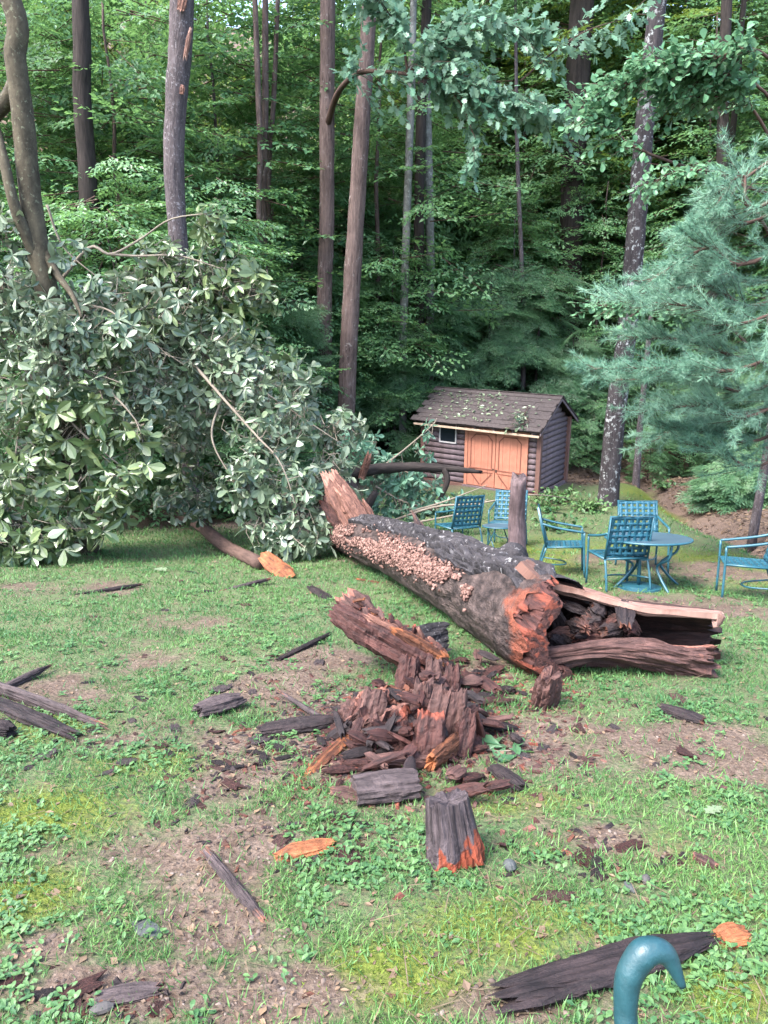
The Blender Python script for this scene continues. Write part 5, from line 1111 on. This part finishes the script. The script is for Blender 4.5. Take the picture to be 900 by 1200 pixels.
# crumbs of rotten wood trodden into the earth
CB = boxv((-.5, -.2, 0), (.5, .2, .16))+np.array([[.1, .03, 0], [-.05, 0, 0], [.06, -.06, 0], [0, .05, 0], [.08, .06, 0], [-.16, .05, .04], [-.1, -.07, 0], [.15, -.04, -.05]])
for mt, lst in (('rot_red', [(490, 845, 40, 26, 1300), (480, 850, 75, 42, 1500), (580, 812, 45, 18, 500), (430, 885, 55, 22, 500), (650, 810, 40, 14, 200)]), ('rot_dark', [(470, 860, 95, 48, 900), (340, 850, 60, 30, 350), (270, 900, 80, 40, 350), (80, 860, 70, 22, 200), (690, 1000, 50, 18, 160), (120, 1185, 60, 14, 120)]), ('rot_pink', [(480, 860, 85, 45, 900), (610, 830, 70, 25, 260)])):
    mb = MB()
    for (cx, cy, sx, sy, n) in lst:
        c = P(cx, cy); m_ = ppm(c); x = rng.normal(c[0], sx/m_, n); y = rng.normal(c[1], abs(P(cx, cy-sy)[1]-P(cx, cy+sy)[1])/2, n)
        hp_ = np.exp(-((x-sb[0])/.26)**2-((y-sb[1]-.1)/.30)**2)*.20*rng.random(n)
        instance(CB, BOXF, np.stack([x, y, gh(x, y)-.002+hp_], -1), rdir(n)*[1, 1, .25], rdir(n)*[.5, .5, 0]+[0, 0, 1], .012+.055*rng.random(n)**2.5, mb, tone=rng.random(n)*.55, wscale=.5+rng.random(n))
    mb.build('wood_crumbs', mt, kind='stuff', label={'rot_red': 'red-brown crumbs of rotten wood strewn round the stump', 'rot_dark': 'dark crumbs of rotten bark strewn over the earth', 'rot_pink': 'pinkish crumbs of dry rotten wood strewn round the stump'}[mt], cat='wood crumbs')
# torn-off leaves lying about
fs = empty('fallen_sprig', P(586, 884), label='flat dark green leafy sprig on the dirt right of the stump', cat='sprig'); f0 = np.array(fs.location)
DL = MB().add(BIG[0], BIG[1], .15).mesh('leaf', 'leaf_forest')
add_tube(mb := MB(), np.array([[-.12, .03, .012], [0, 0, .015], [.12, .02, .012]]), [.005, .004, .002], sides=5); mb.build('stem', 'twig', fs)
for i in range(13):
    a_ = i*2.4; o = link('leaf', DL, fs, (rng.normal(0, .06), rng.normal(0, .05), .012+.012*rng.random()), (rng.normal(0, .2)-.15, rng.normal(.1, .15), a_)); o.scale = (.11+.05*rng.random(),)*3
LL_ = [MB().add(LOBED[0], LOBED[1], t_).mesh('fallen_leaf', m_) for t_, m_ in ((.5, 'leaf_oak'), (.9, 'leaf_fallen_pale'))]
for (px, py, sz_, k_, lb) in [(497, 886, .13, 0, 'green lobed leaf lying on the pinkish slab at the stump'), (195, 672, .26, 1, 'pale torn leaf on the grass before the orange-ended branch'), (330, 652, .24, 1, 'pale leaf on the grass beside the torn end of the branch'), (845, 952, .11, 1, 'pale leaf lying flat in the greener grass')]:
    lay('fallen_leaf', LL_[k_], P(px, py)+[0, 0, .10 if k_ == 0 else .035], rng.random()*6, sz_, .2, label=lb, cat='leaf')
# loose chips over the lawn
cm = []
for i in range(8):
    V, F, tq = chunk(1.0, .35+.2*(i % 3), .10+.05*(i % 2), 800+i, 7, 8, (.75, .6), .42, .35, 4.0, .04*(i % 3-1), fresh=.15, lump=.25); cm.append(MB().add(V, F, tq).mesh('bark_chip', ['rot_dark', 'rot_grey', 'rot_red', 'rot_dark', 'rot_pink', 'rot_grey', 'rot_dark', 'rot_red'][i]))
ctr = [(330, 800, 70, 25), (250, 900, 80, 40), (140, 880, 90, 35), (330, 930, 70, 40), (430, 960, 60, 25), (150, 800, 90, 30), (280, 880, 60, 20), (600, 850, 60, 25), (700, 860, 80, 30), (680, 1000, 60, 25), (480, 750, 60, 30), (200, 690, 100, 20), (60, 1180, 50, 20), (400, 1000, 30, 25), (560, 700, 30, 12)]
for i in range(200):
    cx, cy, sx, sy = ctr[i % len(ctr)]; p = P(np.clip(rng.normal(cx, sx), -20, 915), np.clip(rng.normal(cy, sy), 665, 1198))
    lay('bark_chip', cm[int(rng.integers(8))], p+[0, 0, -.003], rng.random()*6.28, (.03+.09*rng.random()**2.2)*(1+.25*float(p[1])/5), .25, label='loose flake of bark or rotten wood scattered on the lawn', cat='bark chip', group='loose bark flakes on the lawn')

# ================================================================== PATIO FURNITURE
SLOPE = math.atan(.19)
def tilt(px, py, yaw, sc=1.0):
    g = P(px, py); m = Matrix.Translation(g.tolist()) @ Matrix.Rotation(-SLOPE*.85, 4, 'X') @ Matrix.Rotation(yaw, 4, 'Z') @ Matrix.Scale(sc, 4); return m
def tb(name, pts, r, par, mat='teal_metal', n=None, sides=8):
    sp = smoothpath(pts, n) if n else np.array(pts, float); mb = MB(); add_tube(mb, sp, r, sides=sides); return mb.build(name, mat, par, True)
def strapmesh(L, wd, wave, ph, thick=.004, n=24):
    x = np.linspace(0, L, n); z = wave*np.sin((x/L*7+ph)*math.pi)
    V = np.concatenate([np.stack([x, 0*x-wd/2, z-thick/2], -1), np.stack([x, 0*x+wd/2, z-thick/2], -1), np.stack([x, 0*x-wd/2, z+thick/2], -1), np.stack([x, 0*x+wd/2, z+thick/2], -1)])
    k_ = np.arange(n-1); f = lambda a, b: np.stack([a*n+k_, a*n+k_+1, b*n+k_+1, b*n+k_], -1)
    return MB().add(V, np.concatenate([f(0, 1)[:, ::-1], f(2, 3), f(0, 2), f(3, 1)])).mesh('strap', 'teal_strap', True)
CW, BH, SD = .54, .50, .48
def make_chair():
    e = empty('patio_chair')
    by0, by1, bz0, bz1 = -.22, -.36, .43, .93
    for sx in (-1, 1):
        x = sx*CW/2
        tb('leg', [(x, -.24, .40), (x*1.02, -.30, .20), (x*1.04, -.33, 0)], .014, e, n=8)
        tb('leg', [(x, .25, .62), (x, .255, .40), (x*1.02, .27, 0)], .014, e, n=8)
        tb('armrest', [(x, by0-.08, .72), (x*1.03, -.12, .675), (x*1.03, .10, .64), (x, .25, .62)], .016, e, n=12)
    tb('seat_frame', [(-CW/2, -.24, .40), (-CW/2, .25, .42), (CW/2, .25, .42), (CW/2, -.24, .40), (-CW/2, -.24, .40)], .014, e)
    tb('back_frame', [(-CW/2, by0-.02, .40), (-CW/2, by1, bz1), (CW/2, by1, bz1), (CW/2, by0-.02, .40)], .015, e)
    tb('stretcher', [(-CW/2*1.02, -.29, .17), (-CW/4, 0, .15), (CW/4, 0, .15), (CW/2*1.02, -.29, .17)], .010, e, n=14)
    bl = math.hypot(by1-by0, bz1-bz0); an = math.atan2(bz1-bz0, by1-by0)
    sv = [strapmesh(bl, .046, .0025, p_) for p_ in (0, 1)]; sh = [strapmesh(CW, .044, .0025, p_) for p_ in (0, 1)]; ss = [strapmesh(SD+.01, .052, .004, p_) for p_ in (0, 1)]
    for i in range(7):
        x = -CW/2+.035+(CW-.07)*(i/6)
        # vertical straps: local x runs up the back
        d = np.array([0, math.cos(an), math.sin(an)]); n_ = np.array([0, -math.sin(an), math.cos(an)]); sidev = np.cross(n_, d)
        m = Matrix(np.vstack([np.column_stack([d, sidev, n_, [x, by0, bz0]]), [0, 0, 0, 1]]).tolist()); link('strap', sv[i % 2], e, mtx=m)
        link('strap', ss[i % 2], e, mtx=Matrix.Translation((x, -.24, .405)) @ Matrix.Rotation(math.pi/2, 4, 'Z') @ Matrix.Rotation(-.035, 4, 'Y'))
    for i in range(7):
        t = .05+.90*i/6; y, z = by0+(by1-by0)*t, bz0+(bz1-bz0)*t
        link('strap', sh[i % 2], e, mtx=Matrix.Translation((-CW/2, y, z)) @ Matrix.Rotation(an, 4, 'X'))
        y = -.21+.43*i/6; link('strap', sh[i % 2], e, mtx=Matrix.Translation((-CW/2, y, .407+.02*i/6)))
    return e
ch = make_chair()
spots = [(722, 688, R(8), 'teal strap chair with its dark woven back turned away, pushed up to the round table'), (752, 668, R(176), 'blue-green strap chair facing the split trunk from behind the round table'), (660, 672, R(-102), 'blue-green strap chair turned sideways beside the round table'),
         (872, 700, R(72), 'blue-green strap chair standing alone at the edge of the lawn, facing the round table'), (536, 645, R(28), 'dark teal woven-back chair half hidden by the fallen log, near the side table'), (594, 640, R(160), 'blue strap chair behind the small side table near the shed')]
for i, (px, py, yw, lb) in enumerate(spots):
    if i == 0: o = ch
    else: o = dup(ch, (0, 0, 0))
    o.matrix_world = tilt(px, py, yw, .98); tag(o, label=lb, cat='chair', group='strap chairs on the lawn')
def disc(mb, r, z0, z1, n=32, c=(0, 0), rin=0):
    th_ = np.linspace(0, 2*math.pi, n, endpoint=False); c_, s_ = np.cos(th_)*r+c[0], np.sin(th_)*r+c[1]
    V = np.concatenate([np.stack([c_, s_, 0*c_+z0], -1), np.stack([c_*.985, s_*.985, 0*c_+z1], -1), [[c[0], c[1], z0], [c[0], c[1], z1]]]); k_ = np.arange(n); k2_ = (k_+1) % n
    mb.add(V, [np.stack([k_, k2_, n+k2_, n+k_], -1), np.concatenate([np.stack([k2_, k_, 0*k_+2*n], -1), np.stack([n+k_, n+k2_, 0*k_+2*n+1], -1)])]); return mb
rtb = empty('round_table', label='round teal metal patio table with curved legs among the strap chairs', cat='table')
disc(MB(), .50, .600, .615).build('table_top', 'table_top', rtb); 
th_ = np.linspace(0, 2*math.pi, 41); tb('rim', np.stack([.50*np.cos(th_), .50*np.sin(th_), 0*th_+.603], -1), .014, rtb)
for a_ in (R(-80), R(12), R(100), R(190)):
    c_, s_ = math.cos(a_), math.sin(a_); tb('leg', [(.46*c_, .46*s_, .60), (.42*c_, .42*s_, .42), (.20*c_, .20*s_, .30), (.28*c_, .28*s_, .16), (.46*c_, .46*s_, .0)], .016, rtb, n=16)
rtb.matrix_world = tilt(757, 688, R(5))
ub = empty('umbrella_base', label='round teal umbrella base with an upright pole under the patio table', cat='umbrella base'); disc(disc(MB(), .27, 0, .03), .20, .03, .05).build('plate', 'teal_metal', ub); tb('pole', [(0, 0, .04), (0, 0, .59)], .024, ub)
ub.matrix_world = tilt(748, 690, 0)
stb = empty('side_table', label='small oval folding side table with crossed thin legs near the shed', cat='table')
disc(MB(), .26, .46, .475).build('table_top', 'table_top', stb); tb('rim', np.stack([.26*np.cos(th_), .26*np.sin(th_), 0*th_+.463], -1), .010, stb)
for sx in (-1, 1):
    tb('leg', [(sx*.15, -.16, .46), (sx*.17, .20, 0)], .009, stb); tb('leg', [(sx*.13, .16, .46), (sx*.15, -.20, 0)], .009, stb)
tb('stretcher', [(-.16, .13, .10), (.16, .13, .10)], .007, stb)
stb.matrix_world = tilt(585, 652, R(20))
# teal handrail end close to the camera
hr = empty('handrail', label='weathered teal painted metal handrail post with a curled-over end', cat='handrail')
hp = [(734, 1250), (733, 1185), (737, 1146), (755, 1117), (780, 1118), (800, 1156)]; D_ = .80
cv = [CAMP+ray(*p)*D_ for p in hp]; cv[-1] = cv[-1]+np.array([0, -.0, 0]); cv = [cv[0]+np.array([0, .02, -.45]), cv[0]+np.array([0, .01, -.2])]+cv
gz = float(gh(cv[0][0], cv[0][1])); hb = np.array([cv[0][0], cv[0][1], gz]); hr.location = hb; cv = [hb+np.array([0, 0, -.1]), hb+np.array([0, 0, .25])]+cv[1:]
rad = [.0115, .0115, .0115, .012, .0125, .0145, .0155, .012, .004]
sp = smoothpath(np.array(cv)-hb, 70); mb = MB(); add_tube(mb, sp, np.interp(np.linspace(0, 1, 70), np.linspace(0, 1, len(rad)), rad), sides=22, rough=.035, rsc=40, seed=3); mb.build('post', 'teal_rail', hr, True)

# ================================================================== GROUND COVER
def scatter(N, y0, y1, wid=.62, mar=1.2):
    y = np.exp(rng.random(N)*(math.log(y1)-math.log(y0))+math.log(y0)); x = (rng.random(N)*2-1)*(wid*y+mar); return x, y
def at_ground(x, y): return np.stack([x, y, gh(x, y)], -1)
x, y = scatter(285000, 1.0, 19.5)
dm, mm, lm = m_dirt(x, y), m_moss(x, y), m_litter(x, y)
clump = n2(x, y, 6, 3, 90)
far = sstep(6.5, 10, y)*sstep(-1, 2.5, x-(y-7)*.1)
pr = np.maximum(.10, 1-sstep(.15, .75, dm))*(1-.80*mm)*(1-.93*lm)*(.25+1.2*sstep(.35, .6, clump))*(1-.75*far)
kp = rng.random(len(x)) < pr; x, y, mm2, far = x[kp], y[kp], mm[kp], far[kp]; N = len(x)
BL = (np.array([[0, .5, 0], [0, -.5, 0], [.55, .32, .10], [.55, -.32, .10], [1, 0, -.05]])*[1, .10, 1], [np.array([[0, 1, 3, 2]]), np.array([[2, 3, 4]])])
mb = MB(); lean = rdir(N)*[1, 1, 0]*.9+[0, 0, 1]
tn = np.clip(.35+.5*(n2(x, y, .9, 3, 91)-.5)*2+.25*rng.normal(size=N)+.25*mm2+.25*(1-sstep(1.8, 5, y)), 0, 1)
instance(BL[0], BL[1], at_ground(x, y)-[0, 0, .004], lean, rdir(N), (.020+.030*rng.random(N))*(.75+.6*n2(x, y, 1.3, 2, 92))*(1+.06*y), mb, tone=tn, wscale=.8+.10*y)
mb.build('grass', 'grass', kind='stuff', label='short patchy green lawn grass covering the slope', cat='grass')
# broad-leaved weeds
x, y = scatter(15000, 1.0, 12); dm, lm = m_dirt(x, y), m_litter(x, y); wd = n2(x, y, 1.9, 3, 95)
kp = rng.random(len(x)) < sstep(.40, .66, wd)*(1-.8*sstep(.25, .9, dm))*(1-lm)*(1-.8*sstep(8, 11, y)); x, y = x[kp], y[kp]
nl = 6; N = len(x)*nl; xx, yy = np.repeat(x, nl), np.repeat(y, nl); an = rng.random(N)*6.28; el = .15+.6*rng.random(N)
ax = np.stack([np.cos(an), np.sin(an), el], -1); pos = at_ground(xx+rng.normal(0, .012, N), yy+rng.normal(0, .012, N))+np.stack([0*xx, 0*xx, .004+.02*rng.random(N)], -1)
mb = MB(); WL = (np.array([[0, 0, 0], [.5, .28, -.02], [.5, 0, -.06], [.5, -.28, -.02], [.86, .20, -.16], [.86, -.20, -.16], [1, 0, -.25]]), [np.array([[0, 2, 1], [0, 3, 2]]), np.array([[1, 2, 6, 4], [2, 3, 5, 6]])]); instance(WL[0], WL[1], pos, ax, np.stack([-np.cos(an)*el, -np.sin(an)*el, 0*an+1], -1), (.012+.018*rng.random(N))*(1+.08*yy), mb)
mb.build('weeds', 'weed', kind='stuff', label='low broad-leaved weeds and clover among the grass', cat='weeds')
# moss tufts
x, y = scatter(130000, 1.0, 15); mm = m_moss(x, y); kp = (rng.random(len(x)) < sstep(.30, .7, mm)*(1-.7*sstep(.3, .7, m_dirt(x, y)))); x, y = x[kp], y[kp]; N = len(x); mb = MB()
instance(BL[0], BL[1], at_ground(x, y)-[0, 0, .003], rdir(N)*[1, 1, 0]*.8+[0, 0, .8], rdir(N), (.010+.010*rng.random(N))*(1+.08*y), mb, wscale=2.6)
mb.build('moss', 'moss', kind='stuff', label='bright yellow-green moss cushions in the lawn', cat='moss')
# pebbles on the bare earth
x, y = scatter(26000, 1.0, 9); dm = m_dirt(x, y); kp = rng.random(len(x)) < sstep(.35, .85, dm)*.85; x, y = x[kp], y[kp]; N = len(x)
PB = np.array([[.5, 0, 0], [-.5, 0, 0], [0, .38, 0], [0, -.38, 0], [0, 0, .30], [0, 0, -.3], [.3, .25, .16], [-.3, -.22, .18]]); PF = np.array([[0, 6, 4], [0, 2, 6], [2, 4, 6], [2, 1, 4], [1, 7, 4], [1, 3, 7], [3, 4, 7], [3, 0, 4]])
sz = .006+.024*rng.random(N)**3.5
kk_ = NT('pebble'); kk_.col(kk_.ramp(kk_.attr('tone'), [(0, (.04, .029, .024)), (.7, (.10, .075, .062)), (1, (.15, .122, .105))]), .85, .25)
mb = MB(); instance(PB, PF, at_ground(x, y)+[0, 0, .001], rdir(N)*[1, 1, .1], rdir(N)*[.3, .3, 0]+[0, 0, 1], sz, mb); mb.build('pebbles', 'pebble', True, kind='stuff', label='small pinkish pebbles on the bare earth', cat='gravel') if False else mb.build('pebbles', 'pebble', None, True, kind='stuff', label='small pinkish pebbles on the bare earth', cat='gravel')
# dead leaves and shreds: on the lawn and thick on the bank and hillside
x, y = scatter(16000, 1.0, 17); kp = rng.random(len(x)) < .45+.5*m_dirt(x, y); x, y = x[kp], y[kp]; N = len(x); mb = MB()
instance(LEAF4[0], LEAF4[1], at_ground(x, y)+[0, 0, .006], rdir(N)*[1, 1, .15], rdir(N)*[.5, .5, 0]+[0, 0, 1], (.010+.030*rng.random(N)**2)*(1+.05*y), mb, wscale=.5+rng.random(N))
xl = 5.5+14*rng.random(26000); yl = 9+16*rng.random(26000); kp = (m_litter(xl, yl) > .4); xl, yl = xl[kp], yl[kp]
x2 = -10+26*rng.random(16000); y2 = 21+14*rng.random(16000); xl, yl = np.concatenate([xl, x2]), np.concatenate([yl, y2]); N = len(xl)
instance(LEAF4[0], LEAF4[1], at_ground(xl, yl)+[0, 0, .012], rdir(N)*[1, 1, .2], rdir(N)*[.6, .6, 0]+[0, 0, 1], .06+.08*rng.random(N), mb, wscale=1.1)
mb.build('leaf_litter', 'dead_leaf', kind='stuff', label='dry brown dead leaves strewn over the ground', cat='leaf litter')
# thin twigs and dry stalks
x, y = scatter(6000, 1.0, 14); N = len(x); mb = MB()
instance(np.array([[0, .012, 0], [0, -.012, 0], [.5, .010, .02], [.5, -.010, .02], [1, 0, 0]]), [np.array([[0, 1, 3, 2]]), np.array([[2, 3, 4]])], at_ground(x, y)+[0, 0, .010], rdir(N)*[1, 1, .12], rdir(N)*[.3, .3, 0]+[0, 0, 1], (.04+.10*rng.random(N)**2)*(1+.05*y), mb, wscale=1.3)
mb.build('twig_litter', 'straw', kind='stuff', label='thin dry stalks and twig bits on the lawn', cat='twigs')
# leaves and sprigs on the shed roof
ra = np.array(shed.location); mb = MB(); N = 220
tt = rng.random(N)**.8; xx = np.where(rng.random(N) < .6, rng.normal(1.3, .5, N), rng.random(N)*W); t_ = sl_len*(.1+.8*tt)
lp = np.stack([xx, -OV+t_*math.cos(ang), HT-RISE*OV/(D/2)+.068+t_*math.sin(ang)], -1)
instance(LEAF4[0], LEAF4[1], lp, rdir(N)*[1, 1, .3], rdir(N)*.4+[0, -.5, 1], .06+.09*rng.random(N), mb, tone=.8+.3*rng.random(N))
o = mb.build('fallen_leaves', 'leaf_fallen_pale', kind='stuff', label='pale fallen leaves scattered on the shed roof', cat='leaves'); o.location = shed.location; o.rotation_euler = shed.rotation_euler
sprig = empty('leafy_sprig', shed.location, shed.rotation_euler, label='leafy broken sprig hanging over the eave of the shed roof', cat='sprig')
z0 = lambda t: np.array([0, -OV+t*math.cos(ang), HT-RISE*OV/(D/2)+.09+t*math.sin(ang)])
bough(sprig, np.zeros(3), [z0(.85)+[W-.55, 0, .05], z0(.5)+[W-.5, 0, .03], z0(.2)+[W-.3, 0, .03], z0(-.1)+[W-.9, 0, 0]], 12, BIG, .17, 'leaf_fallen_pale', .3, 5, .1, seed=301, r0=.012, start=.1)
# green plants along the shed's foot and the lawn edge
for i, (px, py, n, h_, lb) in enumerate([(655, 590, 40, .35, 'low green plants along the side of the shed'), (690, 600, 40, .30, 'low green clump left of the lichen-spotted trunk'), (640, 600, 30, .35, 'leafy clump at the shed corner'), (780, 575, 24, .35, 'grassy clump behind the lichen-spotted trunk'), (655, 622, 24, .3, 'small ferny clump behind the sideways chair'), (710, 545, 36, .5, 'small leafy shrub behind the lichen-spotted trunk'), (690, 520, 40, .6, 'leafy shrub on the bank right of the shed'), (800, 560, 30, .5, 'leafy shrub under the pine boughs')]):
    g = P(px, py); e = empty('low_plant', g, label=lb, cat='plant'); mb = MB(); st = MB()
    for q_ in range(n):
        a_ = rng.random()*6.28; d = np.array([math.cos(a_), math.sin(a_), 0])*(.15+.5*rng.random()); tip = d+np.array([0, 0, h_*(.4+.7*rng.random())])
        add_tube(st, np.array([[0, 0, -.05], d*.5+[0, 0, tip[2]*.7], tip]), [.006, .004, .002], sides=4, cap=False)
        m_ = 6; instance(ROUND[0], ROUND[1], np.array([0*tip+tip*(1-.12*j) for j in range(m_)]), rdir(m_)+[0, 0, .2], rdir(m_)*.5+[0, 0, 1], .09+.05*rng.random(m_), mb, wscale=.8)
    st.build('stem', 'branch_bark', e, kind='stuff'); mb.build('foliage', 'weed', e, kind='stuff')
